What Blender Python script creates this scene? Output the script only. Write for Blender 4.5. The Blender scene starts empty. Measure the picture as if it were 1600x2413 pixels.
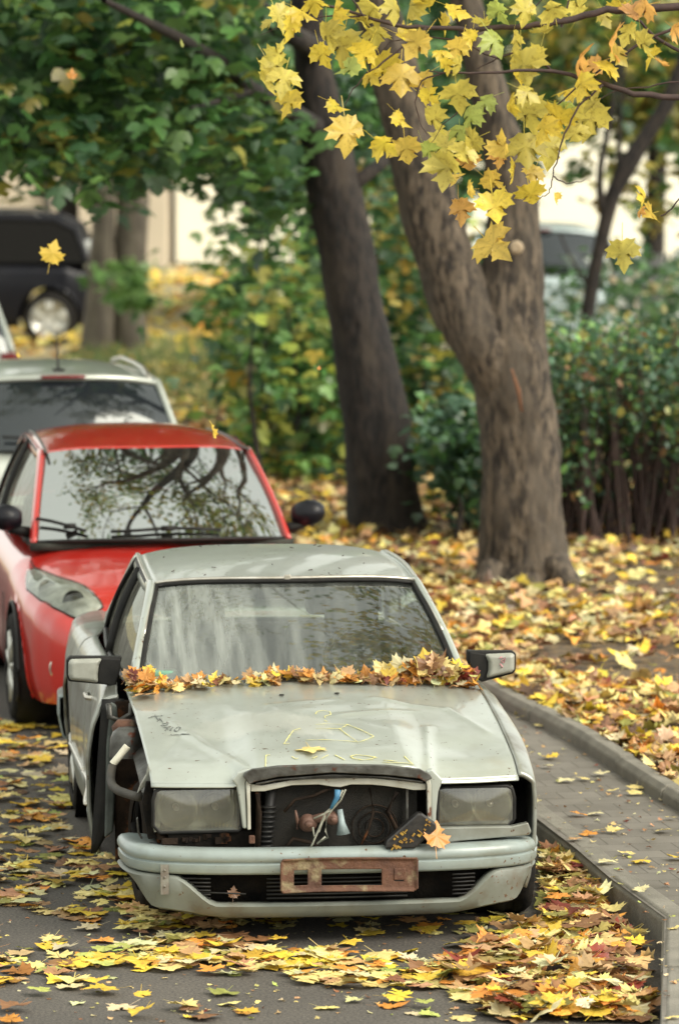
import bpy, bmesh, math, random
import numpy as np
from mathutils import Vector, Matrix
C = bpy.context.scene
random.seed(7); rng = np.random.default_rng(11)
R_ = math.radians
# ---------------------------------------------------------------- camera, sky, sun
F = 11870.0; CX = 800.0; CY = 1206.5; CH = 4.0; PIT = math.atan((1206.5 - 35) / F)
cd = bpy.data.cameras.new('camera'); cam = bpy.data.objects.new('camera', cd); C.collection.objects.link(cam)
cam.location = (0, 0, CH); cam.rotation_euler = (math.pi / 2 - PIT, 0, 0)
cd.sensor_fit = 'VERTICAL'; cd.sensor_height = 36; cd.lens = 36 * F / 2413
cd.clip_end = 1500; cd.clip_start = .5
cd.dof.use_dof = True; cd.dof.focus_distance = 21.9; cd.dof.aperture_fstop = 3.0
C.camera = cam
w = bpy.data.worlds.new('World'); C.world = w; w.use_nodes = True
nt = w.node_tree; bg = nt.nodes['Background']
sky = nt.nodes.new('ShaderNodeTexSky'); sky.sky_type = 'NISHITA'; sky.sun_disc = False
SUN_EL, SUN_AZ = R_(40), R_(122)
sky.sun_elevation = SUN_EL; sky.sun_rotation = SUN_AZ; sky.dust_density = 4; sky.air_density = 1.0
hs = nt.nodes.new('ShaderNodeHueSaturation'); hs.inputs['Saturation'].default_value = .35
nt.links.new(sky.outputs[0], hs.inputs['Color']); cl = nt.nodes.new('ShaderNodeMix'); cl.data_type = 'RGBA'; cl.inputs[0].default_value = .55; cl.inputs[7].default_value = (6.4, 6.4, 5.45, 1)   # thin even cloud
nt.links.new(hs.outputs[0], cl.inputs[6]); nt.links.new(cl.outputs[2], bg.inputs['Color'])
bg.inputs['Strength'].default_value = .13
sl = bpy.data.lights.new('sun', 'SUN'); sl.energy = 1.5; sl.angle = R_(35); sl.color = (1, .93, .78)
so = bpy.data.objects.new('sun', sl); C.collection.objects.link(so)
sd = Vector((math.sin(SUN_AZ) * math.cos(SUN_EL), math.cos(SUN_AZ) * math.cos(SUN_EL), math.sin(SUN_EL)))
so.rotation_euler = sd.to_track_quat('Z', 'Y').to_euler(); so.location = (0, 0, 30)
C.view_settings.view_transform = 'Standard'; C.view_settings.look = 'None'
C.view_settings.exposure = 1.18; C.view_settings.gamma = 1

# ---------------------------------------------------------------- geometry helpers
def ray(px, py):
    x = (px - CX) / F; z = -(py - CY) / F
    c, s = math.cos(PIT), math.sin(PIT)
    return np.array([x, c + z * s, -s + z * c])
def Wz(px, py, z=0.):
    d = ray(px, py); return d * ((z - CH) / d[2]) + np.array([0, 0, CH])
def Wy(px, py, Y):
    d = ray(px, py); return d * (Y / d[1]) + np.array([0, 0, CH])
K = 1600 / 1568.
def Dz(x, y, z=0.): return Wz(x * K, y * K, z)       # same, for coordinates read off the 1568 px wide view
def Dy(x, y, Y): return Wy(x * K, y * K, Y)
class Frame:
    def __init__(s, x, y, a): s.o = np.array([x, y, 0.]); s.a = R_(a)
    def inv(s, p):
        q = np.array(p, float) - s.o; c, k = math.cos(s.a), math.sin(s.a)
        return np.array([c * q[0] + k * q[1], -k * q[0] + c * q[1], q[2]])
    def pl(s, px, py, ax, v):
        o = s.inv((0, 0, CH)); d = s.inv(ray(px, py) + s.o); return o + d * ((v - o[ax]) / d[ax])
    def out(s, p):
        c, k = math.cos(s.a), math.sin(s.a); return s.o + np.array([c * p[0] - k * p[1], k * p[0] + c * p[1], p[2]])
def lerp(a, b, t): return np.asarray(a, float) * (1 - t) + np.asarray(b, float) * t
def sst(t): t = min(max(t, 0), 1); return t * t * (3 - 2 * t)

class B:
    def __init__(s): s.v = []; s.f = []
    def add(s, v, f):
        n = len(s.v); s.v += [tuple(map(float, p)) for p in v]; s.f += [tuple(i + n for i in q) for q in f]; return s
    def box(s, c, d, M=None):
        v = []
        for x in (-.5, .5):
            for y in (-.5, .5):
                for z in (-.5, .5):
                    p = Vector((x * d[0], y * d[1], z * d[2]))
                    if M: p = M @ p
                    v.append((p.x + c[0], p.y + c[1], p.z + c[2]))
        return s.add(v, [(0, 1, 3, 2), (4, 6, 7, 5), (0, 4, 5, 1), (2, 3, 7, 6), (0, 2, 6, 4), (1, 5, 7, 3)])
    def tube(s, pts, r, n=8, flat=1., cap=True, up=(0, 0, 1)):
        pts = [Vector(p) for p in pts]; m = len(pts)
        if not hasattr(r, '__len__'): r = [r] * m
        v = []; u = Vector(up)
        for i, p in enumerate(pts):
            t = (pts[min(i + 1, m - 1)] - pts[max(i - 1, 0)]).normalized()
            a = t.cross(u)
            if a.length < 1e-4: a = t.cross(Vector((1, 0, 0)))
            a.normalize(); b = a.cross(t).normalized()
            for k in range(n):
                th = 2 * math.pi * k / n
                v.append(p + a * (math.cos(th) * r[i]) + b * (math.sin(th) * r[i] * flat))
        f = [(i * n + k, i * n + (k + 1) % n, (i + 1) * n + (k + 1) % n, (i + 1) * n + k) for i in range(m - 1) for k in range(n)]
        if cap: f += [tuple(range(n))[::-1], tuple((m - 1) * n + k for k in range(n))]
        return s.add(v, f)
    def grid(s, fn, nu, nv, skip=None):
        v = [fn(i / nu, j / nv) for j in range(nv + 1) for i in range(nu + 1)]
        f = []
        for j in range(nv):
            for i in range(nu):
                q = (j * (nu + 1) + i, j * (nu + 1) + i + 1, (j + 1) * (nu + 1) + i + 1, (j + 1) * (nu + 1) + i)
                if skip:
                    c = sum(np.array(v[k], float) for k in q) / 4
                    if skip(c): continue
                f.append(q)
        return s.add(v, f)
    def poly(s, pts, d):                     # flat polygon extruded along vector d
        n = len(pts); d = np.array(d, float)
        v = [np.array(p, float) for p in pts] + [np.array(p, float) + d for p in pts]
        return s.add(v, [tuple(range(n)), tuple(range(2 * n - 1, n - 1, -1))] + [(i, i + n, (i + 1) % n + n, (i + 1) % n) for i in range(n)])
    def lathe(s, prof, o, ax='x', n=28, sg=1):
        v = []
        for (a, r) in prof:
            for k in range(n):
                th = 2 * math.pi * k / n; c, q = r * math.cos(th), r * math.sin(th)
                v.append({'x': (o[0] + sg * a, o[1] + c, o[2] + q), 'y': (o[0] + c, o[1] + sg * a, o[2] + q), 'z': (o[0] + c, o[1] + q, o[2] + sg * a)}[ax])
        m = len(prof)
        f = [(i * n + k, i * n + (k + 1) % n, (i + 1) * n + (k + 1) % n, (i + 1) * n + k) for i in range(m - 1) for k in range(n)]
        return s.add(v, f)
    def obj(s, name, mat, parent=None, smooth=True, solid=0, bevel=0, sub=0, off=-1):
        me = bpy.data.meshes.new(name); me.from_pydata(s.v, [], s.f); me.update()
        bm = bmesh.new(); bm.from_mesh(me); bmesh.ops.remove_doubles(bm, verts=bm.verts, dist=1e-5)
        bmesh.ops.recalc_face_normals(bm, faces=bm.faces); bm.to_mesh(me); bm.free()
        o = bpy.data.objects.new(name, me); C.collection.objects.link(o)
        me.materials.append(mat)
        if smooth: me.polygons.foreach_set('use_smooth', [True] * len(me.polygons))
        if sub: m = o.modifiers.new('s', 'SUBSURF'); m.levels = m.render_levels = sub
        if solid: m = o.modifiers.new('t', 'SOLIDIFY'); m.thickness = solid; m.offset = off
        if bevel:
            m = o.modifiers.new('b', 'BEVEL'); m.width = bevel; m.segments = 3; m.limit_method = 'ANGLE'; m.angle_limit = R_(40)
        if smooth and (bevel or solid):
            me.set_sharp_from_angle(angle=R_(50))
        if parent: o.parent = parent
        return o
def tag(o, label=None, cat=None, group=None, kind=None):
    if label: o['label'] = label
    if cat: o['category'] = cat
    if group: o['group'] = group
    if kind: o['kind'] = kind
    return o
def empty(name, loc, rz=0):
    o = bpy.data.objects.new(name, None); C.collection.objects.link(o); o.location = loc; o.rotation_euler = (0, 0, rz); o.empty_display_size = .2
    return o

# ---------------------------------------------------------------- materials
def nodes(name):
    m = bpy.data.materials.new(name); m.use_nodes = True
    return m, m.node_tree, m.node_tree.nodes, m.node_tree.links
def noise(nt_, scale, detail=5, stretch=None, rough=.6):
    n = nt_.nodes.new('ShaderNodeTexNoise'); n.inputs['Scale'].default_value = scale; n.inputs['Detail'].default_value = detail; n.inputs['Roughness'].default_value = rough
    tc = nt_.nodes.new('ShaderNodeTexCoord')
    if stretch:
        mp = nt_.nodes.new('ShaderNodeMapping'); mp.inputs['Scale'].default_value = stretch
        nt_.links.new(tc.outputs['Object'], mp.inputs['Vector']); nt_.links.new(mp.outputs[0], n.inputs['Vector'])
    else: nt_.links.new(tc.outputs['Object'], n.inputs['Vector'])
    return n
def ramp(nt_, src, stops):
    r = nt_.nodes.new('ShaderNodeValToRGB'); nt_.links.new(src, r.inputs[0])
    e = r.color_ramp.elements
    while len(e) < len(stops): e.new(.5)
    for k, (p, c) in enumerate(stops): e[k].position = p; e[k].color = (*c, 1) if len(c) == 3 else c
    return r
def mix(nt_, a, b, fac):
    m = nt_.nodes.new('ShaderNodeMix'); m.data_type = 'RGBA'
    for i, x in ((6, a), (7, b)):
        if hasattr(x, 'is_linked') or hasattr(x, 'links'): nt_.links.new(x, m.inputs[i])
        else: m.inputs[i].default_value = (*x, 1)
    if hasattr(fac, 'links'): nt_.links.new(fac, m.inputs[0])
    else: m.inputs[0].default_value = fac
    return m.outputs[2]
def mat(name, c1, c2=None, scale=6, rough=.6, metal=0, bump=0, bscale=40, coat=0, stops=(.35, .65), stretch=None, c3=None, s3=2, t3=(.55, .7), spec=.5, bstretch=None):
    m, t, n, l = nodes(name); p = n['Principled BSDF']
    p.inputs['Roughness'].default_value = rough; p.inputs['Metallic'].default_value = metal; p.inputs['Coat Weight'].default_value = coat
    p.inputs['Coat Roughness'].default_value = .06; p.inputs['Specular IOR Level'].default_value = spec
    p.inputs['Base Color'].default_value = (*c1, 1)
    if c2:
        nz = noise(t, scale, 6, stretch); r = ramp(t, nz.outputs['Fac'], [(stops[0], c1), (stops[1], c2)]); col = r.outputs[0]
        if c3:
            n3 = noise(t, s3, 6, stretch); r3 = ramp(t, n3.outputs['Fac'], [(t3[0], (0, 0, 0)), (t3[1], (1, 1, 1))]); col = mix(t, col, c3, r3.outputs[0])
        l.new(col, p.inputs['Base Color'])
    if bump:
        nb = noise(t, bscale, 6, bstretch or stretch); b = n.new('ShaderNodeBump'); b.inputs['Strength'].default_value = bump; b.inputs['Distance'].default_value = .02
        l.new(nb.outputs['Fac'], b.inputs['Height']); l.new(b.outputs[0], p.inputs['Normal'])
    return m
def leafmat(name, trans=.35, gloss=.04, rough=.45, spots=True):
    m, t, n, l = nodes(name); n.remove(n['Principled BSDF']); out = n['Material Output']
    a = n.new('ShaderNodeAttribute'); a.attribute_name = 'col'
    col = a.outputs['Color']
    if spots:
        nz = noise(t, 55, 4); r = ramp(t, nz.outputs['Fac'], [(.25, (.45, .36, .28)), (.46, (1, 1, 1))])
        mm = n.new('ShaderNodeMix'); mm.data_type = 'RGBA'; mm.blend_type = 'MULTIPLY'; mm.inputs[0].default_value = .8
        l.new(col, mm.inputs[6]); l.new(r.outputs[0], mm.inputs[7]); col = mm.outputs[2]
    d = n.new('ShaderNodeBsdfDiffuse'); tr = n.new('ShaderNodeBsdfTranslucent'); g = n.new('ShaderNodeBsdfGlossy'); g.inputs['Roughness'].default_value = rough
    g.inputs['Color'].default_value = (.9, .9, .9, 1)
    l.new(col, d.inputs[0]); l.new(col, tr.inputs[0])
    m1 = n.new('ShaderNodeMixShader'); m1.inputs[0].default_value = trans; l.new(d.outputs[0], m1.inputs[1]); l.new(tr.outputs[0], m1.inputs[2])
    m2 = n.new('ShaderNodeMixShader'); m2.inputs[0].default_value = gloss; l.new(m1.outputs[0], m2.inputs[1]); l.new(g.outputs[0], m2.inputs[2])
    l.new(m2.outputs[0], out.inputs[0]); return m
def glassmat(name, tint=(.55, .6, .55), ior=2.0, dirt_sheen=.12, opaque=None, dirt_sheen_col=(.5, .5, .44), streak=(1, 1, .3)):
    m, t, n, l = nodes(name); n.remove(n['Principled BSDF']); out = n['Material Output']
    fr = n.new('ShaderNodeFresnel'); fr.inputs[0].default_value = ior
    g = n.new('ShaderNodeBsdfGlossy'); g.inputs['Roughness'].default_value = .015; g.inputs[0].default_value = (.95, 1, .98, 1)
    if opaque: tr = n.new('ShaderNodeBsdfDiffuse'); tr.inputs[0].default_value = (*opaque, 1)
    else: tr = n.new('ShaderNodeBsdfTransparent'); tr.inputs[0].default_value = (*tint, 1)
    mm = n.new('ShaderNodeMixShader'); l.new(fr.outputs[0], mm.inputs[0]); l.new(tr.outputs[0], mm.inputs[1]); l.new(g.outputs[0], mm.inputs[2])
    last = mm
    if dirt_sheen:
        nz = noise(t, 9 if streak[0] == 1 else 1.6, 8, streak); r = ramp(t, nz.outputs['Fac'], [(.36, (dirt_sheen * .3,) * 3), (.75, (min(1, dirt_sheen * 1.8),) * 3)])
        df = n.new('ShaderNodeBsdfDiffuse'); df.inputs[0].default_value = (*dirt_sheen_col, 1)
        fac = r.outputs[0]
        if streak[0] != 1:                       # streaked film made paler at left, painting in reflected sky and trees
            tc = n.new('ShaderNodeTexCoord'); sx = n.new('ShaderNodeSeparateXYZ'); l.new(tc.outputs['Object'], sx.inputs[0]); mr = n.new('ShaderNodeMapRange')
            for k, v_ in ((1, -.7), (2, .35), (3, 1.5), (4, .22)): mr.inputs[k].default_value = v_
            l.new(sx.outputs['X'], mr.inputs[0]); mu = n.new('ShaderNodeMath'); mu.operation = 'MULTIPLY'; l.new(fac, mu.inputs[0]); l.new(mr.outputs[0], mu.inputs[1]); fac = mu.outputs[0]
        m3 = n.new('ShaderNodeMixShader'); l.new(fac, m3.inputs[0]); l.new(mm.outputs[0], m3.inputs[1]); l.new(df.outputs[0], m3.inputs[2]); last = m3
    l.new(last.outputs[0], out.inputs[0]); return m

M = {}
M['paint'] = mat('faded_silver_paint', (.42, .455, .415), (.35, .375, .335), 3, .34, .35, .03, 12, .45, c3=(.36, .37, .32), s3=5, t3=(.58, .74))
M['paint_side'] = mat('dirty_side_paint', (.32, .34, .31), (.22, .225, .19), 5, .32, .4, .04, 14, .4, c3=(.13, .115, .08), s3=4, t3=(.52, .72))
M['bumper'] = mat('weathered_bumper_plastic', (.265, .315, .305), (.22, .255, .24), 6, .36, 0, .03, 30, .15, c3=(.19, .21, .18), s3=5, t3=(.5, .7))
M['bumper_low'] = mat('dusty_lower_bumper', (.175, .19, .165), (.13, .138, .115), 6, .5, 0, .03, 30, c3=(.12, .10, .075), s3=6, t3=(.56, .75))
M['chrome'] = mat('dull_chrome', (.62, .60, .54), (.45, .42, .36), 12, .28, .8)
M['trim'] = mat('black_rubber', (.010, .010, .010), (.020, .019, .017), 10, .5, spec=.22)
M['dark'] = mat('engine_bay_black', (.003, .003, .003), (.010, .008, .006), 14, .8, 0, .4, 40, spec=.1)
M['dirtbrown'] = mat('dirty_inner_metal', (.032, .021, .014), (.009, .007, .006), 9, .8, 0, .5, 30, c3=(.13, .05, .02), s3=7, t3=(.58, .68), spec=.1)
M['jamb'] = mat('inner_jamb_paint', (.10, .115, .105), (.045, .05, .045), 6, .5, 0, .2, 20, spec=.22)
M['rust'] = mat('rusty_metal', (.135, .062, .035), (.075, .036, .024), 11, .8, .15, .5, 40, c3=(.24, .20, .115), s3=9, t3=(.55, .68))
M['chipped'] = mat('chipped_white_metal', (.52, .53, .47), (.38, .37, .31), 8, .45, .2, .1, 30, c3=(.14, .05, .025), s3=16, t3=(.63, .67))
M['greymetal'] = mat('dirty_grey_metal', (.12, .12, .11), (.05, .047, .04), 14, .4, .6, .2, 30, c3=(.10, .035, .02), s3=15, t3=(.62, .68))
M['plast'] = mat('mirror_grey_plastic', (.33, .335, .29), (.27, .275, .235), 20, .4, 0, .02, 40, .2)
M['white'] = mat('white_plastic_tube', (.70, .68, .56), (.6, .57, .45), 20, .4)
M['tyre'] = mat('dusty_tyre', (.009, .009, .009), (.022, .020, .018), 10, .8, 0, .3, 60, spec=.1)
M['tyre_mud'] = mat('muddy_tyre', (.024, .017, .012), (.012, .010, .008), 9, .9, 0, .4, 40, spec=.1)
M['alloy'] = mat('alloy_wheel', (.55, .55, .50), (.42, .42, .38), 14, .35, .5)
M['red'] = mat('glossy_red_paint', (.50, .022, .014), (.45, .018, .012), 3, .28, .1, 0, 10, 1)
M['silver'] = mat('silver_green_paint', (.44, .47, .42), (.40, .43, .38), 3, .3, .35, 0, 10, .8)
M['navy'] = mat('dark_navy_paint', (.004, .0045, .008), (.007, .007, .010), 3, .4, 0, 0, 10, .12, spec=.2)
M['taill'] = mat('red_lamp_plastic', (.16, .008, .01), (.12, .006, .008), 9, .25, 0, coat=.5)
M['paleplast'] = mat('pale_lamp_plastic', (.6, .62, .6), (.5, .52, .5), 9, .25, 0, coat=.5)
M['glass'] = glassmat('old_windshield_glass', (.78, .82, .75), 1.85, .30, dirt_sheen_col=(.46, .49, .45), streak=(9, 1.2, .8))
M['glass_side'] = glassmat('dusty_side_glass', (.5, .55, .48), 1.5, .3, dirt_sheen_col=(.32, .31, .26))
M['glass_red'] = glassmat('clean_windshield_glass', (.14, .16, .15), 5., .02)
M['glass_black'] = glassmat('dark_side_glass', ior=1.2, dirt_sheen=0, opaque=(.007, .006, .005))
M['glass_far'] = glassmat('far_car_glass', ior=1.65, dirt_sheen=0, opaque=(.012, .015, .018))
M['glass_dark'] = glassmat('tinted_dark_glass', ior=2.2, dirt_sheen=0, opaque=(.008, .010, .010))
M['seat'] = mat('dark_seat_fabric', (.02, .024, .022), (.035, .038, .033), 20, .9, spec=.1)
M['dash'] = mat('dusty_dashboard', (.03, .032, .028), (.06, .06, .05), 9, .8, spec=.1)
M['blue'] = mat('blue_tape', (.05, .20, .34), (.04, .14, .26), 20, .5)
M['cable'] = mat('pale_wire', (.28, .28, .23), (.16, .16, .12), 30, .6)
M['amber'] = mat('brass_and_amber_bits', (.45, .30, .06), (.25, .12, .03), 30, .4, .4)
M['chalk'] = mat('yellow_chalk', (.72, .66, .22), (.60, .58, .30), 60, .9)
M['ink'] = mat('dark_marker', (.10, .11, .11), (.20, .21, .19), 60, .8)
M['pink'] = mat('pink_marker', (.60, .22, .26), (.6, .35, .35), 60, .8)
def lensmat(name, c, ribs=120):
    m, t, n, l = nodes(name); n.remove(n['Principled BSDF']); out = n['Material Output']
    g = n.new('ShaderNodeBsdfGlossy'); g.inputs['Roughness'].default_value = .12
    tr = n.new('ShaderNodeBsdfTransparent'); tr.inputs[0].default_value = (.75, .75, .68, 1)
    d = n.new('ShaderNodeBsdfDiffuse')
    nz = noise(t, 9, 8, (1, 1, .45)); r = ramp(t, nz.outputs['Fac'], [(.3, tuple(x * .6 for x in c)), (.7, c)]); l.new(r.outputs[0], d.inputs[0])
    wv = n.new('ShaderNodeTexWave'); wv.inputs['Scale'].default_value = ribs / 6.28; wv.bands_direction = 'X'
    tc = n.new('ShaderNodeTexCoord'); l.new(tc.outputs['Object'], wv.inputs['Vector'])
    b = n.new('ShaderNodeBump'); b.inputs['Strength'].default_value = .12; b.inputs['Distance'].default_value = .003
    l.new(wv.outputs['Fac'], b.inputs['Height']); l.new(b.outputs[0], g.inputs['Normal']); l.new(b.outputs[0], d.inputs['Normal'])
    m1 = n.new('ShaderNodeMixShader'); m1.inputs[0].default_value = .30; l.new(tr.outputs[0], m1.inputs[1]); l.new(d.outputs[0], m1.inputs[2])
    m2 = n.new('ShaderNodeMixShader'); m2.inputs[0].default_value = .12; l.new(m1.outputs[0], m2.inputs[1]); l.new(g.outputs[0], m2.inputs[2])
    l.new(m2.outputs[0], out.inputs[0]); return m
M['lens'] = lensmat('dirty_ribbed_lens', (.30, .30, .25))
M['lens_red'] = glassmat('clear_headlight_lens', (.8, .82, .78), 1.6, .05)
M['reflector'] = mat('lamp_reflector', (.55, .55, .48), (.40, .39, .33), 7, .22, .85)
M['reflector2'] = mat('clean_lamp_reflector', (.85, .85, .79), (.38, .38, .34), 9, .3, .15, .15, 12)
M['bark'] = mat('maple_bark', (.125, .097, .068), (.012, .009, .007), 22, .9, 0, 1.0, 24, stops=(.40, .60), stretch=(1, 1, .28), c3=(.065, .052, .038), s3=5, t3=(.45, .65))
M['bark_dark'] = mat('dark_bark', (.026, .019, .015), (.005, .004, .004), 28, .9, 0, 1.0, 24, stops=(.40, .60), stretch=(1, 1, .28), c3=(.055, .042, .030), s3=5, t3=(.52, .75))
M['bark_pale'] = mat('pale_bark', (.14, .12, .09), (.06, .05, .04), 9, .9, 0, .8, 20, stretch=(1, 1, .25), c3=(.10, .08, .06), s3=2, t3=(.5, .7))
M['twig'] = mat('dark_twig', (.035, .022, .020), (.06, .035, .03), 30, .8)
M['leaf'] = leafmat('living_leaf', .38, .05)
M['leaf_dry'] = leafmat('fallen_leaf', .12, .05)
M['leaf_yellow'] = leafmat('yellow_maple_leaf', .6, .03)
def asphalt():
    m, t, n, l = nodes('worn_asphalt'); p = n['Principled BSDF']; p.inputs['Roughness'].default_value = .85
    a = noise(t, 1.1, 6); b_ = noise(t, 75, 4); r = ramp(t, a.outputs['Fac'], [(.3, (.052, .048, .043)), (.7, (.088, .080, .070))])
    r2 = ramp(t, b_.outputs['Fac'], [(.36, (.5, .5, .5)), (.64, (1.5, 1.44, 1.36))])
    mm = n.new('ShaderNodeMix'); mm.data_type = 'RGBA'; mm.blend_type = 'MULTIPLY'; mm.inputs[0].default_value = 1
    l.new(r.outputs[0], mm.inputs[6]); l.new(r2.outputs[0], mm.inputs[7]); l.new(mm.outputs[2], p.inputs['Base Color'])
    bp = n.new('ShaderNodeBump'); bp.inputs['Strength'].default_value = .5; bp.inputs['Distance'].default_value = .006; l.new(b_.outputs['Fac'], bp.inputs['Height']); l.new(bp.outputs[0], p.inputs['Normal'])
    return m
M['asphalt'] = asphalt()
def paver():
    m, t, n, l = nodes('concrete_pavers'); p = n['Principled BSDF']; p.inputs['Roughness'].default_value = .85
    tc = n.new('ShaderNodeTexCoord'); mp = n.new('ShaderNodeMapping'); mp.inputs['Rotation'].default_value = (0, 0, R_(-10)); l.new(tc.outputs['Object'], mp.inputs[0])
    br = n.new('ShaderNodeTexBrick'); br.inputs['Scale'].default_value = 1; br.inputs['Brick Width'].default_value = .2; br.inputs['Row Height'].default_value = .2
    br.offset = .5; br.inputs['Mortar Size'].default_value = .004; br.inputs['Mortar Smooth'].default_value = .3
    br.inputs['Color1'].default_value = (.135, .125, .108, 1); br.inputs['Color2'].default_value = (.175, .163, .142, 1); br.inputs['Mortar'].default_value = (.075, .068, .055, 1)
    l.new(mp.outputs[0], br.inputs['Vector']); nz = noise(t, 3, 8)
    r = ramp(t, nz.outputs['Fac'], [(.3, (.72, .70, .66)), (.7, (1.12, 1.1, 1.08))])
    mm = n.new('ShaderNodeMix'); mm.data_type = 'RGBA'; mm.blend_type = 'MULTIPLY'; mm.inputs[0].default_value = 1
    l.new(br.outputs[0], mm.inputs[6]); l.new(r.outputs[0], mm.inputs[7]); l.new(mm.outputs[2], p.inputs['Base Color'])
    b2 = noise(t, 90, 4); bp = n.new('ShaderNodeBump'); bp.inputs['Strength'].default_value = .35; bp.inputs['Distance'].default_value = .006; l.new(b2.outputs['Fac'], bp.inputs['Height']); l.new(bp.outputs[0], p.inputs['Normal'])
    return m
M['paver'] = paver()
M['kerb'] = mat('kerb_concrete', (.22, .205, .17), (.15, .14, .115), 5, .9, 0, .4, 60, c3=(.09, .083, .065), s3=3, t3=(.58, .8))
M['soil'] = mat('leafy_soil', (.11, .08, .05), (.05, .038, .026), 7, .95, 0, .8, 25, c3=(.20, .13, .05), s3=20, t3=(.5, .62))
M['far'] = mat('far_ground', (.34, .30, .19), (.17, .155, .10), .8, .9, 0, .2, 10, c3=(.45, .34, .12), s3=3, t3=(.5, .62))
M['grass'] = mat('grass_ground', (.10, .14, .05), (.20, .20, .085), 2.2, .9, 0, .6, 20)
M['cream'] = mat('cream_render', (.86, .83, .70), (.80, .77, .64), .8, .9)
M['beige'] = mat('beige_render', (.50, .43, .33), (.45, .39, .30), .7, .9)
M['greyblue'] = mat('grey_blue_cladding', (.20, .23, .24), (.12, .14, .15), 1.2, .7)
M['fence'] = mat('grey_fence_metal', (.12, .125, .13), (.20, .20, .20), 1.5, .6, .3)

def chips(m, scale=42, thr=.685, c=(.10, .05, .025)):      # rust chips and grime specks in the paint
    t = m.node_tree; p = t.nodes['Principled BSDF']; src = p.inputs['Base Color'].links[0].from_socket
    a = noise(t, scale, 3); g = noise(t, 2.3, 3); ad = t.nodes.new('ShaderNodeMath'); ad.operation = 'MULTIPLY_ADD'; ad.inputs[1].default_value = .35
    t.links.new(g.outputs['Fac'], ad.inputs[0]); t.links.new(a.outputs['Fac'], ad.inputs[2]); r = ramp(t, ad.outputs[0], [(thr + .17, (0, 0, 0)), (thr + .20, (1, 1, 1))])
    t.links.new(mix(t, src, c, r.outputs[0]), p.inputs['Base Color'])
for k_ in ('paint', 'paint_side', 'bumper', 'bumper_low'): chips(M[k_])
# ---------------------------------------------------------------- ground, road, kerbs, pavement
from mathutils import noise as mnoise
def sheet(name, pts, z, m, kind='structure', th=0):
    b = B(); v = [(p[0], p[1], z) for p in pts]; b.add(v, [tuple(range(len(v)))])
    return tag(b.obj(name, M[m], None, False), kind=kind)
sheet('ground', [(-300, -60), (300, -60), (300, 500), (-300, 500)], -.02, 'far')
near = [Wz(1558, 2413, .13), Wz(1565, 2159, .13), Wz(1435, 2065, .13), Wz(1354, 1995, .13), Wz(1262, 1925, .13)]
near = [(p[0], p[1]) for p in near]
d0 = (near[-1][0] - near[1][0]) / (near[-1][1] - near[1][1])
near = [(near[0][0] - .62, near[0][1] - 9)] + near + [(near[-1][0] + d0 * 28, near[-1][1] + 28)]
inner = [Wz(1604, 1853, .2), Wz(1390, 1719, .2), Wz(1188, 1615, .2)]
inner = [(p[0], p[1]) for p in inner]
d1 = (inner[2][0] - inner[0][0]) / (inner[2][1] - inner[0][1])
inner = [(inner[0][0] - d1 * 15, inner[0][1] - 15)] + inner + [(inner[2][0] + d1 * 24, inner[2][1] + 24)]
sheet('road', [(-40, -40), (near[0][0] + .05, -40)] + near + [(near[-1][0], 53), (-40, 53)], 0, 'asphalt')
sheet('pavement', near + inner[::-1] + [(inner[0][0], near[0][1])], .125, 'paver')
soil = sheet('soil_verge', inner + [(inner[-1][0], 56), (30, 56), (30, inner[0][1])], .16, 'soil')
def kerb(name, line, x_in, x_out, z0, z1, stone=1.0):
    b = B(); L = 0
    pts = [Vector((p[0], p[1], 0)) for p in line]
    for i in range(len(pts) - 1):
        a, c = pts[i], pts[i + 1]; t = (c - a); ln = t.length; t.normalize(); nrm = Vector((t.y, -t.x, 0))
        k = max(1, round(ln / stone))
        for j in range(k):
            p = a + t * (ln * j / k + .006); q = a + t * (ln * (j + 1) / k - .006); dz = random.uniform(-.008, .006); sh = random.uniform(-.006, .006); p = p + nrm * sh; q = q + nrm * sh
            pr = [(x_in, z0), (x_in, z1 - .03 + dz), (x_in + .03, z1 + dz), (x_out, z1 + dz), (x_out, z0)]
            v = [(p + nrm * x + Vector((0, 0, z))) for x, z in pr] + [(q + nrm * x + Vector((0, 0, z))) for x, z in pr]
            b.add(v, [(0, 1, 2, 3, 4), (9, 8, 7, 6, 5)] + [(m, m + 5, (m + 1) % 5 + 5, (m + 1) % 5) for m in range(5)])
    return tag(b.obj(name, M['kerb'], None, False, bevel=.008), kind='structure')
kerb('road_kerb', near, -.005, .12, -.01, .132)
kerb('verge_kerb', inner, -.10, .0, .10, .205)
def inner_x(Y): return float(np.interp(Y, [p[1] for p in inner], [p[0] for p in inner]))
def near_x(Y): return float(np.interp(Y, [p[1] for p in near], [p[0] for p in near]))
sheet('grass_bank', [(-2.7, 49), (inner[-1][0] + .1, 49), (1.2, 60), (-3.0, 59)], .165, 'grass')

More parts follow.
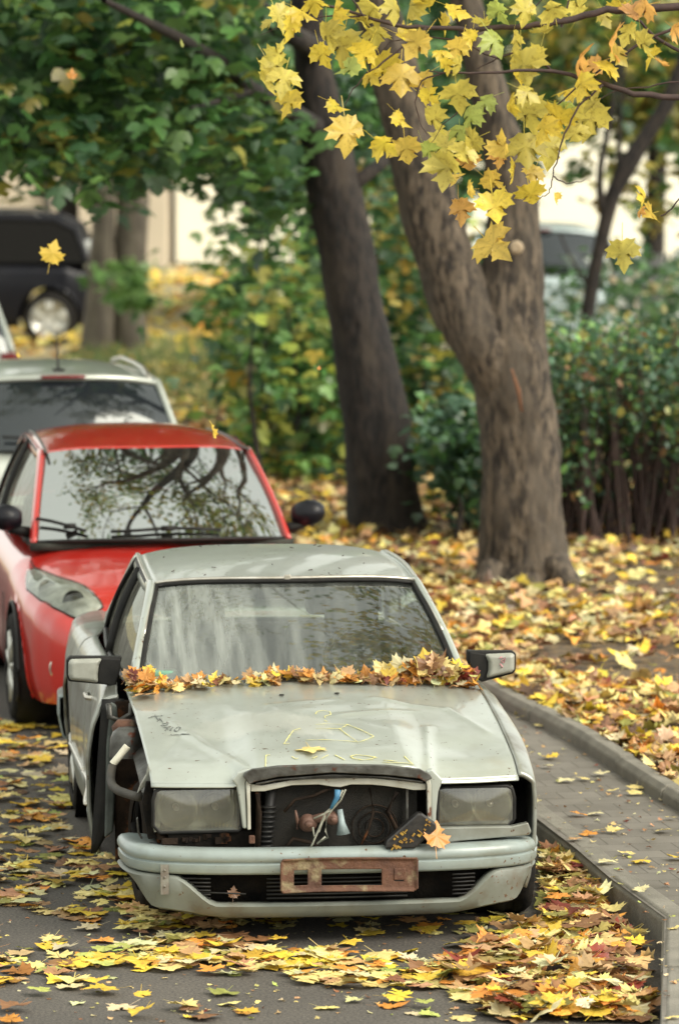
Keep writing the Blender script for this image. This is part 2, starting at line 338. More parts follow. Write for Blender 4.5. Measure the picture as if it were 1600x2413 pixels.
# ---------------------------------------------------------------- leaves
HALF = [(0, .04), (.14, -.05), (.27, .02), (.42, -.02), (.36, .12), (.46, .20), (.60, .28), (.50, .36), (.60, .56), (.43, .53), (.31, .60), (.20, .45), (.23, .66), (.33, .76), (.18, .80), (.12, .92), (0, 1.1)]
def leaf_template(curl, fold, twist, stem=True, low=False):
    h = HALF if not low else [HALF[i] for i in (0, 1, 3, 6, 8, 11, 13, 16)]
    out = h + [(-x, y) for x, y in h[1:-1][::-1]]
    v = [(0, .42)] + out
    def z(x, y): return fold * abs(x) + curl * ((y - .4) ** 2 + x * x) + twist * x * (y - .3) + .035 * math.sin(9 * x + 5 * y) 
    V = [(x, y - .42, z(x, y)) for x, y in v]; n = len(out)
    Fs = [(0, 1 + i, 1 + (i + 1) % n) for i in range(n)]
    if stem:
        k = len(V); V += [(-.012, -.38, z(0, .04)), (.012, -.38, z(0, .04)), (.03, -.95, z(0, 0) + .12), (.05, -.95, z(0, 0) + .12)]; Fs.append((k, k + 1, k + 3, k + 2))
    return np.array(V), Fs
TPL = [leaf_template(*p) for p in [(.2, -.25, .1), (-.3, .35, .3), (.5, .1, -.4), (.1, .6, .2), (-.5, -.2, .5), (.8, -.5, 0), (-.15, .15, -.2)]]
TFLAT = [leaf_template(*p) for p in [(.06, -.08, .04), (-.08, .12, .1), (.15, .04, -.12), (.03, .22, .08), (-.16, -.06, .15), (.3, -.12, 0)]]
TLOW = [leaf_template(*p, stem=False, low=True) for p in [(.2, -.25, .1), (-.3, .35, .3), (.4, .1, -.4), (-.4, -.3, .2)]]
QV = np.array([(-.45, -.1, 0), (0, -.55, .08), (.45, -.05, 0), (.3, .35, -.05), (0, .6, .06), (-.3, .3, -.06)])
QUAD = [(QV, [(0, 1, 4, 5), (1, 2, 3, 4)])]
def rot_mats(n, tilt=.35, droop=None):
    yaw = rng.uniform(0, 2 * np.pi, n); R = np.zeros((n, 3, 3))
    ax = rng.uniform(0, 2 * np.pi, n); an = rng.normal(0, 1, n) * tilt
    if droop is not None: ax[:] = 0
    cy, sy = np.cos(yaw), np.sin(yaw); Z = np.zeros(n); O = np.ones(n)
    Ry = np.stack([cy, -sy, Z, sy, cy, Z, Z, Z, O], 1).reshape(n, 3, 3)
    u = np.stack([np.cos(ax), np.sin(ax), Z], 1)
    if droop is not None: an = -rng.normal(droop, tilt, n)
    c, s = np.cos(an), np.sin(an); C1 = 1 - c
    x, y = u[:, 0], u[:, 1]
    Ra = np.stack([c + x * x * C1, x * y * C1, y * s, x * y * C1, c + y * y * C1, -x * s, -y * s, x * s, c], 1).reshape(n, 3, 3)
    return Ry @ Ra
def leaf_mass(name, P, R, S, col, tpls, m, parent=None):
    P = np.asarray(P, float); n = len(P); which = rng.integers(0, len(tpls), n)
    VV = []; LI = []; LS = []; CC = []; off = 0; lo = 0
    for k, (tv, tf) in enumerate(tpls):
        idx = np.where(which == k)[0]
        if not len(idx): continue
        v = np.einsum('nij,kj->nki', R[idx], tv) * S[idx][:, None, None] + P[idx][:, None, :]
        nv = len(tv); VV.append(v.reshape(-1, 3)); CC.append(np.clip(np.repeat(col[idx], nv, 0) * (1 + rng.normal(0, .13, (len(idx) * nv, 1))), .002, .97))
        flat = np.concatenate([np.array(f) for f in tf]); lens = np.array([len(f) for f in tf])
        LI.append((flat[None, :] + (np.arange(len(idx)) * nv)[:, None] + off).ravel()); LS.append(np.tile(lens, len(idx)))
        off += len(idx) * nv
    V = np.concatenate(VV); I = np.concatenate(LI); Ls = np.concatenate(LS); Cc = np.concatenate(CC)
    me = bpy.data.meshes.new(name); me.vertices.add(len(V)); me.vertices.foreach_set('co', V.ravel())
    me.loops.add(len(I)); me.loops.foreach_set('vertex_index', I.astype(np.int32))
    st = np.concatenate([[0], np.cumsum(Ls)[:-1]]); me.polygons.add(len(Ls)); me.polygons.foreach_set('loop_start', st.astype(np.int32))
    try: me.polygons.foreach_set('loop_total', Ls.astype(np.int32))
    except Exception: pass
    me.update(calc_edges=True); me.validate()
    a = me.color_attributes.new('col', 'FLOAT_COLOR', 'POINT'); a.data.foreach_set('color', np.concatenate([Cc, np.ones((len(Cc), 1))], 1).ravel())
    me.materials.append(M[m]); o = bpy.data.objects.new(name, me); C.collection.objects.link(o)
    if parent: o.parent = parent
    return o
YEL = (.72, .50, .06); PALE = (.70, .57, .22); ORA = (.62, .27, .05); BRO = (.26, .13, .06); OLI = (.26, .24, .06); CRE = (.62, .56, .32); DRD = (.19, .035, .02); TAN = (.50, .30, .14); LIM = (.42, .45, .12)
def pal(n, names, wts, jit=.16):
    A = np.array(names); c = A[rng.choice(len(A), n, p=np.array(wts) / sum(wts))]
    return np.clip(c * (1 + rng.normal(0, jit, (n, 1))) * (1 + rng.normal(0, .06, (n, 3))), .004, .95)
def inpoly(x, y, poly):
    r = np.zeros(len(x), bool); j = len(poly) - 1
    for i in range(len(poly)):
        xi, yi = poly[i]; xj, yj = poly[j]
        c = ((yi > y) != (yj > y)) & (x < (xj - xi) * (y - yi) / (yj - yi + 1e-9) + xi); r ^= c; j = i
    return r
def sample_poly(poly, n):
    a = np.array(poly, float); lo, hi = a.min(0), a.max(0); X = []; Y = []
    k = 0
    while k < n:
        x = rng.uniform(lo[0], hi[0], n * 2); y = rng.uniform(lo[1], hi[1], n * 2); m = inpoly(x, y, poly); X.append(x[m]); Y.append(y[m]); k += m.sum()
    return np.concatenate(X)[:n], np.concatenate(Y)[:n]
def volume(poly, y0, y1, n, clump=14, sig=.28):      # points of a crown: clumps spread through the space behind an outline
    nc = max(1, n // clump); x, y = sample_poly(poly, nc); Y = rng.uniform(y0, y1, nc)
    Ym = (y0 + y1) / 2
    c = np.array([Dy(a, b, Ym) for a, b in zip(x, y)]); c[:, 1] = Y
    P = np.repeat(c, clump, 0) + rng.normal(0, 1, (nc * clump, 3)) * np.array([sig, sig, sig * .6])
    P[:, 2] = np.maximum(P[:, 2], .1)
    return P
def foliage(name, P, S, cols, wts, tpls, m, parent, droop=.6, tilt=.55, patch=.25):
    n = len(P); col = pal(n, cols, wts)
    f = np.array([mnoise.noise(Vector(p) * 1.3) for p in P]); col *= (1 + patch * 2 * f)[:, None]
    return leaf_mass(name, P, rot_mats(n, tilt, droop), rng.uniform(S[0], S[1], n), np.clip(col, .003, .95), tpls, m, parent)

# ---------------------------------------------------------------- trees
def trunk_mesh(b, pts, rad, seg=44, bump=.05, lumps=()):
    """pts/rad interpolated densely, rings pushed in and out by bark ridges"""
    pts = np.array(pts, float); t = np.linspace(0, 1, len(pts)); L = np.linalg.norm(np.diff(pts, axis=0), axis=1).sum()
    m = max(6, int(L / .045)); T = np.linspace(0, 1, m)
    P = np.stack([np.interp(T, t, pts[:, k]) for k in range(3)], 1); Rr = np.interp(T, t, rad)
    for _ in range(4): P[1:-1] = (P[:-2] + 2 * P[1:-1] + P[2:]) / 4; Rr[1:-1] = (Rr[:-2] + 2 * Rr[1:-1] + Rr[2:]) / 4
    v = []
    for i in range(m):
        d = P[min(i + 1, m - 1)] - P[max(i - 1, 0)]; d /= np.linalg.norm(d)
        a = np.cross(d, (0, 1, 0)); a /= np.linalg.norm(a); c = np.cross(a, d)
        for k in range(seg):
            th = 2 * math.pi * k / seg; q = a * math.cos(th) + c * math.sin(th); p = P[i] + q * Rr[i]
            n1 = mnoise.noise(Vector((p[0] * 9, p[1] * 9, p[2] * 2.2))) + 1.1 * (.5 - abs(mnoise.noise(Vector((p[0] * 26, p[1] * 26, p[2] * 7)))) * 2); n2 = mnoise.noise(Vector((p[0] * 3, p[1] * 3, p[2] * 2)) + Vector((5, 5, 5)))
            r = Rr[i] * (1 + bump * n1 + bump * 1.6 * n2)
            for (lz, lth, amp) in lumps: r += amp * math.exp(-((p[2] - lz) / .09) ** 2 - ((math.cos(th - lth) - 1) / .12) ** 2)
            v.append(P[i] + q * r)
    f = [(i * seg + k, i * seg + (k + 1) % seg, (i + 1) * seg + (k + 1) % seg, (i + 1) * seg + k) for i in range(m - 1) for k in range(seg)]
    b.add(v, f); return b
def px_trunk(rows, Y, z0=None):
    """rows: (left x, right x, y) read off the photo for a trunk that stands at distance Y"""
    P = []; R = []
    for xl, xr, y in rows:
        a, c = Dy(xl, y, Y), Dy(xr, y, Y); P.append((a + c) / 2); R.append(np.linalg.norm(c - a) / 2)
    return P, R
def grow(b, leaves, p, d, ln, r, depth, maxd, spread=.55, up=.15):
    """a limb that forks again and again; gathers leaf points at its ends"""
    p = Vector(p); d = Vector(d).normalized(); pts = [p.copy()]; q = p.copy(); n = 5
    for i in range(n):
        d = (d + Vector((random.gauss(0, .13), random.gauss(0, .13), random.gauss(0, .10) + up * .12)))
        if q.z < 6.2: d.z = abs(d.z) + .35
        d.normalize(); q = q + d * ln / n; pts.append(q.copy())
    b.tube(pts, [r * (1 - .42 * i / n) for i in range(n + 1)], 7 if depth > 1 else 10, cap=False)
    if depth >= maxd - 1:
        for i in range(1, n + 1): leaves.append(np.array(pts[i]))
    if depth >= maxd: return
    for k in range(2 if random.random() < .5 else 3):
        nd = (d + Vector((random.gauss(0, spread), random.gauss(0, spread), random.gauss(0, spread * .7)))).normalized()
        grow(b, leaves, pts[-1 if k < 2 else 3], nd, ln * random.uniform(.62, .85), r * random.uniform(.45, .62), depth + 1, maxd, spread, up)
def crown_points(L, per, sig):
    L = np.array(L); P = np.repeat(L, per, 0); return P + rng.normal(0, sig, P.shape)
GRN = (.085, .19, .05); DGR = (.045, .11, .042); TEA = (.085, .17, .10); YGR = (.30, .34, .06); OLV = (.24, .22, .045); LGR = (.17, .31, .08); AUT = (.42, .30, .05)

def tree(label, Ybase, bark, stems, limbs=(), group=None, base=None, bump=.05):
    t = empty('maple_tree' if 'maple' in label else 'tree', base); tag(t, label, 'tree', group)
    off = np.array([base[0], base[1], base[2]])
    b = B()
    for P, Rr in stems: trunk_mesh(b, [np.array(p) - off for p in P], Rr, bump=bump)
    b.obj('trunk', M[bark], t)
    return t, off
# big forked tree beside the pavement
YA = 34.0
main = px_trunk([(1075, 1345, 1372), (1092, 1326, 1345), (1105, 1312, 1290), (1110, 1303, 1200), (1110, 1292, 1080), (1108, 1280, 980), (1098, 1272, 880), (1085, 1262, 800), (1092, 1256, 720), (1108, 1252, 640), (1120, 1250, 560), (1130, 1244, 470), (1122, 1222, 380), (1098, 1188, 270), (1070, 1150, 140), (1040, 1110, 0), (1000, 1066, -150)], YA)
left = px_trunk([(1170, 1215, 1020), (1130, 1230, 930), (1075, 1215, 850), (1045, 1205, 800), (1005, 1158, 730), (975, 1118, 650), (952, 1090, 570), (928, 1066, 490), (908, 1044, 410), (890, 1018, 320), (868, 985, 220), (840, 945, 100), (800, 895, -60), (770, 850, -200)], YA)
for p in left[0]: p[1] -= .05
baseA = (float(Dy(1210, 1350, YA)[0]), YA, .16)
tA, oA = tree('big brown maple forking in two, standing in fallen leaves right of the pavement', YA, 'bark', [main, left], base=baseA, bump=.07)
# flared roots, a scar and a knot
b = B()
for (x0, y0, x1, y1, r) in ((1140, 1310, 1098, 1385, .07), (1280, 1300, 1345, 1352, .08), (1230, 1320, 1220, 1375, .06)):
    a, c = Dy(x0, y0, YA - .2) - oA, Dy(x1, y1, YA - .45) - oA; c[2] = -.06; trunk_mesh(b, [a, lerp(a, c, .6) + (0, 0, -.02), c], [r * 1.3, r, r * .5], 14, .12)
b.obj('root', M['bark'], tA)
b = B(); a, c = Dy(1181, 852, YA - .34) - oA, Dy(1204, 950, YA - .31) - oA
b.tube([a, lerp(a, c, .5) + (.01, 0, 0), c], [.01, .022, .012], 8, .6)
b.obj('scar', mat('healed_bark_scar', (.22, .10, .05), (.14, .07, .04), 20, .9), tA)
b = B(); a = Dy(1192, 572, YA - .26) - oA; b.lathe([(-.02, .050), (.02, .046), (.03, .03), (.022, .001)], a, 'y', 9, -1); b.obj('knot', mat('cut_branch_wood', (.34, .27, .18), (.22, .17, .11), 12, .9), tA)
# second, darker tree
YB = 37.4
sb = px_trunk([(778, 1010, 1262), (795, 985, 1225), (800, 968, 1150), (798, 958, 1060), (790, 945, 980), (782, 928, 900), (770, 905, 800), (752, 885, 700), (738, 868, 600), (718, 846, 500), (700, 824, 400), (690, 800, 300), (682, 775, 200), (676, 755, 100), (672, 745, 0), (668, 735, -150)], YB)
baseB = (float(Dy(885, 1230, YB)[0]), YB, .16)
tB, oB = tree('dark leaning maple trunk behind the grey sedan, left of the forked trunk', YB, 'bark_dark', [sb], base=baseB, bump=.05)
# third tree, two pale stems by the parked estate
YC_ = 57.7
c1 = px_trunk([(172, 275, 860), (186, 266, 800), (198, 262, 700), (206, 262, 600), (215, 268, 500), (222, 270, 400), (230, 274, 300), (235, 272, 150), (238, 268, 0)], YC_)
c2 = px_trunk([(258, 352, 860), (262, 340, 800), (264, 338, 700), (266, 340, 600), (268, 344, 500), (272, 346, 400), (276, 344, 300), (280, 340, 150), (284, 336, 0)], YC_ + .1)
baseC = (float(Dy(268, 845, YC_)[0]), YC_, 0)
tC, oC = tree('twin stemmed greyish tree behind the silver estate car on the left', YC_, 'bark_pale', [c1, c2], base=baseC, bump=.05)
# thin dark tree on the right
YD = 48.
e1 = px_trunk([(1330, 1362, 900), (1334, 1364, 770), (1350, 1382, 660), (1366, 1398, 580), (1382, 1414, 510), (1396, 1432, 450), (1420, 1466, 390), (1470, 1506, 320), (1520, 1556, 245), (1570, 1600, 120), (1620, 1640, 0)], YD)
e2 = px_trunk([(1386, 1412, 500), (1374, 1392, 440), (1378, 1394, 380), (1392, 1406, 320), (1408, 1420, 250), (1420, 1432, 160), (1436, 1446, 20)], YD)
e3 = px_trunk([(1420, 1440, 420), (1422, 1434, 350), (1426, 1436, 250), (1440, 1448, 100)], YD)
e4 = px_trunk([(1368, 1380, 680), (1340, 1348, 640), (1310, 1316, 590), (1290, 1295, 540)], YD)
baseD = (float(Dy(1346, 900, YD)[0]), YD, .16)
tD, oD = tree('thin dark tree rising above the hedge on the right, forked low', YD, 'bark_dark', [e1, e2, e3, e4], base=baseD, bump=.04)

def limb(t, off, rows, Y, name='branch', m='bark_dark'):
    b = B()
    for pts, r0, r1 in rows:
        P = [Dy(x, y, Y + dy) - off for x, y, dy in pts]; b.tube(P, list(np.linspace(r0, r1, len(P))), 9, cap=False)
    return b.obj(name, M[m], t)
brB = limb(tB, oB, [([(740, 300, 0), (660, 250, -1), (580, 205, -2), (520, 150, -3), (430, 95, -4), (340, 50, -5), (240, 0, -6)], .075, .02), ([(800, 440, 0), (850, 400, 0), (890, 370, .2), (940, 300, .5)], .06, .04),
    ([(580, 205, -2), (520, 230, -3), (440, 250, -4)], .04, .01), ([(740, 120, 0), (640, 60, -1), (560, -30, -2)], .09, .05)], YB)
brC = limb(tC, oC, [([(560, 330, -9), (530, 372, -9), (470, 372, -10), (400, 368, -11), (320, 385, -11.5), (240, 412, -12), (200, 430, -12)], .06, .012), ([(700, 150, -8), (600, 240, -8.5), (560, 330, -9), (575, 470, -9), (600, 560, -9)], .10, .05)], YC_)
# crowns in front of and above the trunks
A_poly = [(-80, -60), (560, -60), (550, 120), (580, 220), (650, 270), (660, 330), (620, 370), (560, 370), (520, 340), (430, 350), (350, 400), (250, 440), (220, 400), (150, 390), (90, 400), (40, 350), (-80, 330)]
P = volume(A_poly, 33.5, 40, 5000, 12, .22)
crB = foliage('crown', P - oB, (.10, .17), [GRN, DGR, LGR, YGR, OLV], [5, 4, 1.6, .7, .5], TLOW, 'leaf', tB, .45, .5)
A2 = [(-100, -60), (900, -60), (900, 280), (720, 330), (560, 330), (350, 350), (230, 350), (-100, 280)]
P = volume(A2, 44, 56, 4600, 14, .33)
foliage('crown', P - oC, (.13, .22), [GRN, DGR, OLV], [3, 6, .6], TLOW, 'leaf', tC, .5, .5)
P = volume([(205, 620), (250, 640), (330, 600), (345, 700), (260, 720), (240, 740), (280, 690)], 55.5, 57, 200, 10, .1)
foliage('shoots', P - oC, (.08, .14), [LGR, GRN], [2, 1], TLOW, 'leaf', tC)
P = np.concatenate([volume([(560, 330), (660, 300), (670, 500), (650, 520), (600, 470), (570, 440)], 37, 42, 420, 12, .2), volume([(820, 60), (900, 100), (880, 340), (800, 350)], 39, 42, 500, 12, .2)])
foliage('crown', P - oB, (.10, .16), [GRN, DGR, LGR, TEA], [4, 4, 1, 2], TLOW, 'leaf', tB, .5, .5)
P = np.concatenate([volume([(1230, -40), (1640, -40), (1640, 300), (1560, 320), (1480, 300), (1440, 310), (1360, 300), (1300, 250), (1250, 260)], 49.5, 53, 2500, 12, .24), volume([(1270, 300), (1620, 350), (1620, 560), (1500, 540), (1420, 460), (1270, 470)], 48.5, 51, 140, 5, .15)])
foliage('crown', P - oD, (.10, .17), [OLV, YGR, DGR, GRN, AUT], [5, 1.5, 3, 2, .7], TLOW, 'leaf', tD, .6, .5)

def bush(name, label, cat, poly, y0, y1, n, S, cols, wts, tpl, clump=14, sig=.2, stems=10, bark='bark_dark', extra=None, patch=.3, group=None):
    x = np.mean([p[0] for p in poly]); Ym = (y0 + y1) / 2; c = Dy(x, 800, Ym); base = (float(c[0]), Ym, 0.16)
    t = empty(name, base); tag(t, label, cat, group); off = np.array(base)
    P = volume(poly, y0, y1, n, clump, sig)
    if extra is not None: P = np.concatenate([P, extra])
    foliage('foliage', P - off, S, cols, wts, tpl, 'leaf', t, .5, .6, patch)
    for k in range(stems):
        b = B()
        q = P[rng.integers(len(P))]; r = np.array([lerp(q[0], base[0], .25), q[1], .1]); mid = lerp(r, q, .5) + rng.normal(0, .08, 3)
        b.tube([r - off, mid - off, q - off], [.03, .02, .008], 6, cap=False); b.obj('stem', M[bark], t)
    return t
# shrubs between the trunks
bush('bush', 'tall leafy bush of green and yellowing leaves left of the dark leaning trunk', 'bush',
     [(560, 930), (540, 860), (580, 760), (640, 700), (720, 620), (780, 760), (830, 1000), (830, 1170), (740, 1190), (680, 1110), (640, 1020), (570, 990)], 41, 45, 2900, (.09, .15), [YGR, OLV, GRN, AUT, LGR, DGR], [3.2, .8, 4.2, .35, 3.2, 2.6], TLOW, 12, .2, 16)
bush('young_tree', 'slender young tree with hanging green leaves in the gap beyond the silver estate', 'tree',
     [(540, 400), (600, 480), (700, 500), (750, 720), (640, 740), (560, 720), (460, 740), (440, 680), (540, 600)], 44, 50, 420, (.10, .16), [GRN, LGR, DGR, YGR], [4, 2.5, 2, 1], TLOW, 10, .22, 8)
bush('bush', 'low blue green bush between the dark leaning trunk and the forked trunk', 'bush',
     [(985, 950), (1060, 920), (1110, 960), (1120, 1140), (1060, 1190), (990, 1120), (1000, 1040)], 36.5, 37.6, 700, (.06, .11), [TEA, GRN, DGR], [5, 2, 2], TLOW, 12, .13, 8)
bush('bush', 'dark sparse bush behind the two big trunks', 'bush',
     [(860, 380), (960, 400), (1010, 700), (1100, 850), (1130, 1180), (960, 1190), (900, 900), (850, 600)], 42, 46, 2600, (.09, .15), [DGR, OLV, GRN, AUT, YGR], [6, 2, 2.4, .5, .7], TLOW, 12, .25, 14)
# hedge: teal leafy top, dark twiggy foot
hp = [(1250, 790), (1330, 765), (1420, 780), (1500, 765), (1700, 760), (1700, 1000), (1600, 1060), (1450, 1000), (1320, 1080), (1260, 1130)]
tH = bush('hedge', 'clipped blue green hedge with a dark twiggy foot along the right side', 'hedge', hp, 36.2, 39., 7000, (.04, .08), [TEA, GRN, DGR, LGR, BRO, OLV], [5, 2.4, 3, 1.2, .8, 2], QUAD, 20, .15, 0,
     extra=volume([(1260, 1000), (1700, 950), (1700, 1290), (1560, 1290), (1330, 1250), (1290, 1200)], 36.9, 39.2, 2600, 16, .17), patch=.4)
b = B(); off = np.array(tH.location)
for k in range(330):
    x = random.uniform(1265, 1700); Y = random.uniform(36.3, 38.4); p = Dy(x, 1150, Y); q = np.array([p[0] + random.gauss(0, .12), Y + random.gauss(0, .1), random.uniform(.7, 1.7)]); p[2] = .1
    b.tube([p - off, lerp(p, q, .5) - off + rng.normal(0, .03, 3), q - off], [.013, .009, .004], 5, cap=False)
b.obj('twigs', M['twig'], tH)
# trees and shrubs farther away close the view under and behind the crowns
def far_tree(label, x, Y, poly, dy, n, cols, wts, r=.16, group=None):
    p = Dy(x, 600, Y); base = (float(p[0]), Y, 0); t = empty('tree', base); tag(t, label, 'tree', group); off = np.array(base)
    b = B(); trunk_mesh(b, [(0, 0, 0), (.1, 0, 2.5), (0, .1, 5.5)], [r, r * .8, r * .55], 14); b.obj('trunk', M['bark_dark'], t)
    foliage('crown', volume(poly, Y - dy, Y + dy, n, 14, .45) - off, (.16, .28), cols, wts, TLOW, 'leaf', t, .5, .6)
far_tree('deep green tree far behind the dark leaning trunk', 720, 66, [(520, -80), (900, -80), (900, 400), (780, 440), (700, 380), (580, 300)], 3, 1900, [DGR, GRN, OLV], [6, 3, .6])
far_tree('shadowy tree far behind the forked trunk', 1000, 68, [(820, -80), (1260, -80), (1250, 280), (1150, 420), (1010, 480), (960, 640), (880, 560)], 3, 2200, [DGR, GRN, OLV], [6, 3, 1])
far_tree('green tree in front of the beige building wall, upper left', 150, 68, [(-100, -80), (540, -80), (540, 240), (400, 270), (100, 250), (-100, 200)], 3, 1900, [DGR, GRN, OLV], [5, 4, .6])
far_tree('olive tree far off at the upper right', 1500, 66, [(1280, -80), (1700, -80), (1700, 240), (1500, 260), (1300, 200)], 3, 1400, [DGR, OLV, GRN], [4, 4, 2])
bush('bush', 'loose shrub in front of the grey fence on the right', 'bush', [(1300, 700), (1330, 640), (1380, 640), (1450, 600), (1530, 620), (1700, 600), (1700, 780), (1290, 780)], 51, 54, 900, (.07, .13), [GRN, TEA, CRE, DGR], [4, 2, .8, 3], TLOW, 10, .22, 8)

# overhead crowns, seen in the glass and shading the street
def overhead(t, off, starts, maxd, per, sig, S, cols, wts, bark, tpl=TLOW, ln=2.2):
    b = B(); L = []
    for p, d, r in starts: grow(b, L, np.array(p) - off, d, ln, r, 0, maxd)
    b.obj('limbs', M[bark], t); P = crown_points(L, per, sig); P = P[P[:, 2] > 5.4]
    foliage('crown_top', P, S, cols, wts, tpl, 'leaf', t, .4, .6)
    return len(P)
topA = main[0][-1]; topL = left[0][-1]; topB = sb[0][-1]
limbb = B(); LP_ = [left[0][-2], (-.35, 33.0, 7.0), (-.75, 32.2, 8.2), (-1.0, 31.5, 9.2), (-1.6, 30.6, 10.), (-2.3, 29.8, 11)]
limbb.tube([np.array(p) - oA for p in LP_], [.15, .14, .12, .10, .075, .05], 10)
for q in ([(-1.0, 31.5, 9.2), (-.6, 30.8, 9.9), (-.1, 30.0, 10.4), (.3, 29.4, 11)], [(-.75, 32.2, 8.2), (-1.5, 32.2, 8.9), (-2.4, 32.0, 9.6)], [(-1.6, 30.6, 10.), (-1.5, 29.8, 10.5), (-1.7, 29.0, 11)], [(-.35, 33.0, 7.0), (.3, 32.2, 8.2), (.6, 31.6, 9.2)]): limbb.tube([np.array(p) - oA for p in q], list(np.linspace(.07, .02, len(q))), 8)
limbb.obj('limb', M['bark_dark'], tA)
n1 = overhead(tA, oA, [(LP_[-1], (-.5, -.6, 1.), .06), (LP_[3], (-.7, -.2, 1.), .05), ((.3, 29.4, 11), (.3, -.5, .9), .03), ((-2.4, 32., 9.6), (-.7, 0, 1.), .03), (topA, (-.1, -.3, 1), .19), (topA, (.5, -.6, .5), .12), (topL, (-.35, -.5, .8), .17), (topL, (-.6, .2, .6), .10), (lerp(topL, left[0][-3], .6), (-.4, -1, .35), .10)], 4, 2, .3, (.10, .16), [YGR, OLV, GRN, AUT], [4, 2, 3, 1.5], 'bark', tpl=TLOW, ln=2.6)
n2 = overhead(tB, oB, [(topB, (-.2, -.2, 1), .18), (topB, (-.7, -.6, .5), .13), (topB, (-.5, -1, .3), .12)], 4, 2, .3, (.10, .16), [GRN, DGR, LGR], [4, 3, 1], 'bark_dark', ln=2.5)
overhead(tC, oC, [(c1[0][-1], (-.3, -.3, 1), .12), (c2[0][-1], (.3, -.4, 1), .12)], 3, 3, .35, (.12, .18), [GRN, DGR], [3, 3], 'bark_dark', ln=2.2)

# ---------------------------------------------------------------- background buildings and fence
def facade(name, label, x0, x1, Y, dep, h, m, wins=(), trim=None):
    t = empty(name, ((x0 + x1) / 2, Y, 0)); tag(t, label, 'building')
    w2 = (x1 - x0) / 2; b = B()
    xs = sorted(set([-w2, w2] + [v for a in wins for v in (a[0], a[1])])); zs = sorted(set([0, h] + [v for a in wins for v in (a[2], a[3])]))
    for i in range(len(xs) - 1):
        for j in range(len(zs) - 1):
            cx, cz = (xs[i] + xs[i + 1]) / 2, (zs[j] + zs[j + 1]) / 2
            if any(a[0] < cx < a[1] and a[2] < cz < a[3] for a in wins): continue
            b.add([(xs[i], 0, zs[j]), (xs[i + 1], 0, zs[j]), (xs[i + 1], 0, zs[j + 1]), (xs[i], 0, zs[j + 1])], [(0, 1, 2, 3)])
    b.add([(-w2, 0, 0), (-w2, dep, 0), (w2, dep, 0), (w2, 0, 0), (-w2, 0, h), (-w2, dep, h), (w2, dep, h), (w2, 0, h)], [(0, 1, 5, 4), (1, 2, 6, 5), (2, 3, 7, 6), (4, 5, 6, 7)])
    b.obj('wall', M[m], t, False)
    b = B(); b.box((0, dep / 2, h + .12), (2 * w2 + .5, dep + .5, .24)); b.obj('roof', M['greymetal'], t, False)
    for a in wins:
        f = B(); e = .07
        f.box(((a[0] + a[1]) / 2, .05, a[2] + e / 2), (a[1] - a[0], .1, e)); f.box(((a[0] + a[1]) / 2, .05, a[3] - e / 2), (a[1] - a[0], .1, e))
        f.box((a[0] + e / 2, .05, (a[2] + a[3]) / 2), (e, .1, a[3] - a[2] - 2 * e)); f.box((a[1] - e / 2, .05, (a[2] + a[3]) / 2), (e, .1, a[3] - a[2] - 2 * e))
        wi = f.obj('window', M['paleplast'], t, False); g = B(); g.box(((a[0] + a[1]) / 2, .12, (a[2] + a[3]) / 2), (a[1] - a[0], .02, a[3] - a[2])); g.obj('pane', M['glass_dark'], wi, False)
    return t
tb = facade('building', 'beige rendered building with a dark downpipe behind the black parked car', -9.5, -2.75, 80, 12, 9, 'beige', [(-2.6, -1.4, 3.6, 5.4), (.4, 1.6, 3.6, 5.4)])
b = B(); x = float(Dy(109, 400, 79.8)[0]) - tb.location.x; b.tube([(x, -.12, 0), (x, -.12, 8.8)], .07, 10); b.obj('downpipe', M['fence'], tb)
tb2 = facade('building', 'low grey blue clad building with a cream base, seen through the leaves', -2.7, 1.2, 82, 10, 8.5, 'greyblue', [(-1.6, -.5, 3.8, 5.2), (.3, 1.3, 3.8, 5.2)])
b = B(); b.box((0, -.14, .70), (3.8, .24, 1.4)); b.obj('plinth', M['cream'], tb2, False)
tb3 = facade('building', 'bright cream rendered building beyond the hedge on the right', 1.25, 12, 81, 12, 9, 'cream', [(-3.2, -2, 4.2, 5.6), (-.4, .8, 4.2, 5.6), (2.4, 3.6, 4.2, 5.6)])
# fence right of the forked trunk
p0, p1 = Dz(1395, 792), Dz(1700, 800); Yf = 60.
tf = empty('fence', (float(Dy(1450, 700, Yf)[0]), Yf, 0)); tag(tf, 'grey panel fence with pale posts beyond the hedge on the right', 'fence')
x0 = float(Dy(1375, 700, Yf)[0]) - tf.location.x; x1 = x0 + 5.
b = B()
for k in range(62): b.box((x0 + .04 + k * .08, 0, .62), (.05, .03, 1.1))
b.box((x0 + 2.5, .03, .25), (5., .03, .05)); b.box((x0 + 2.5, .03, 1.05), (5., .03, .05)); b.obj('panel', M['fence'], tf, False)
for k in range(6): b = B(); b.box((x0 + k * .98, -.05, .62), (.09, .06, 1.24)); b.obj('post', M['paleplast'], tf, False, bevel=.01)
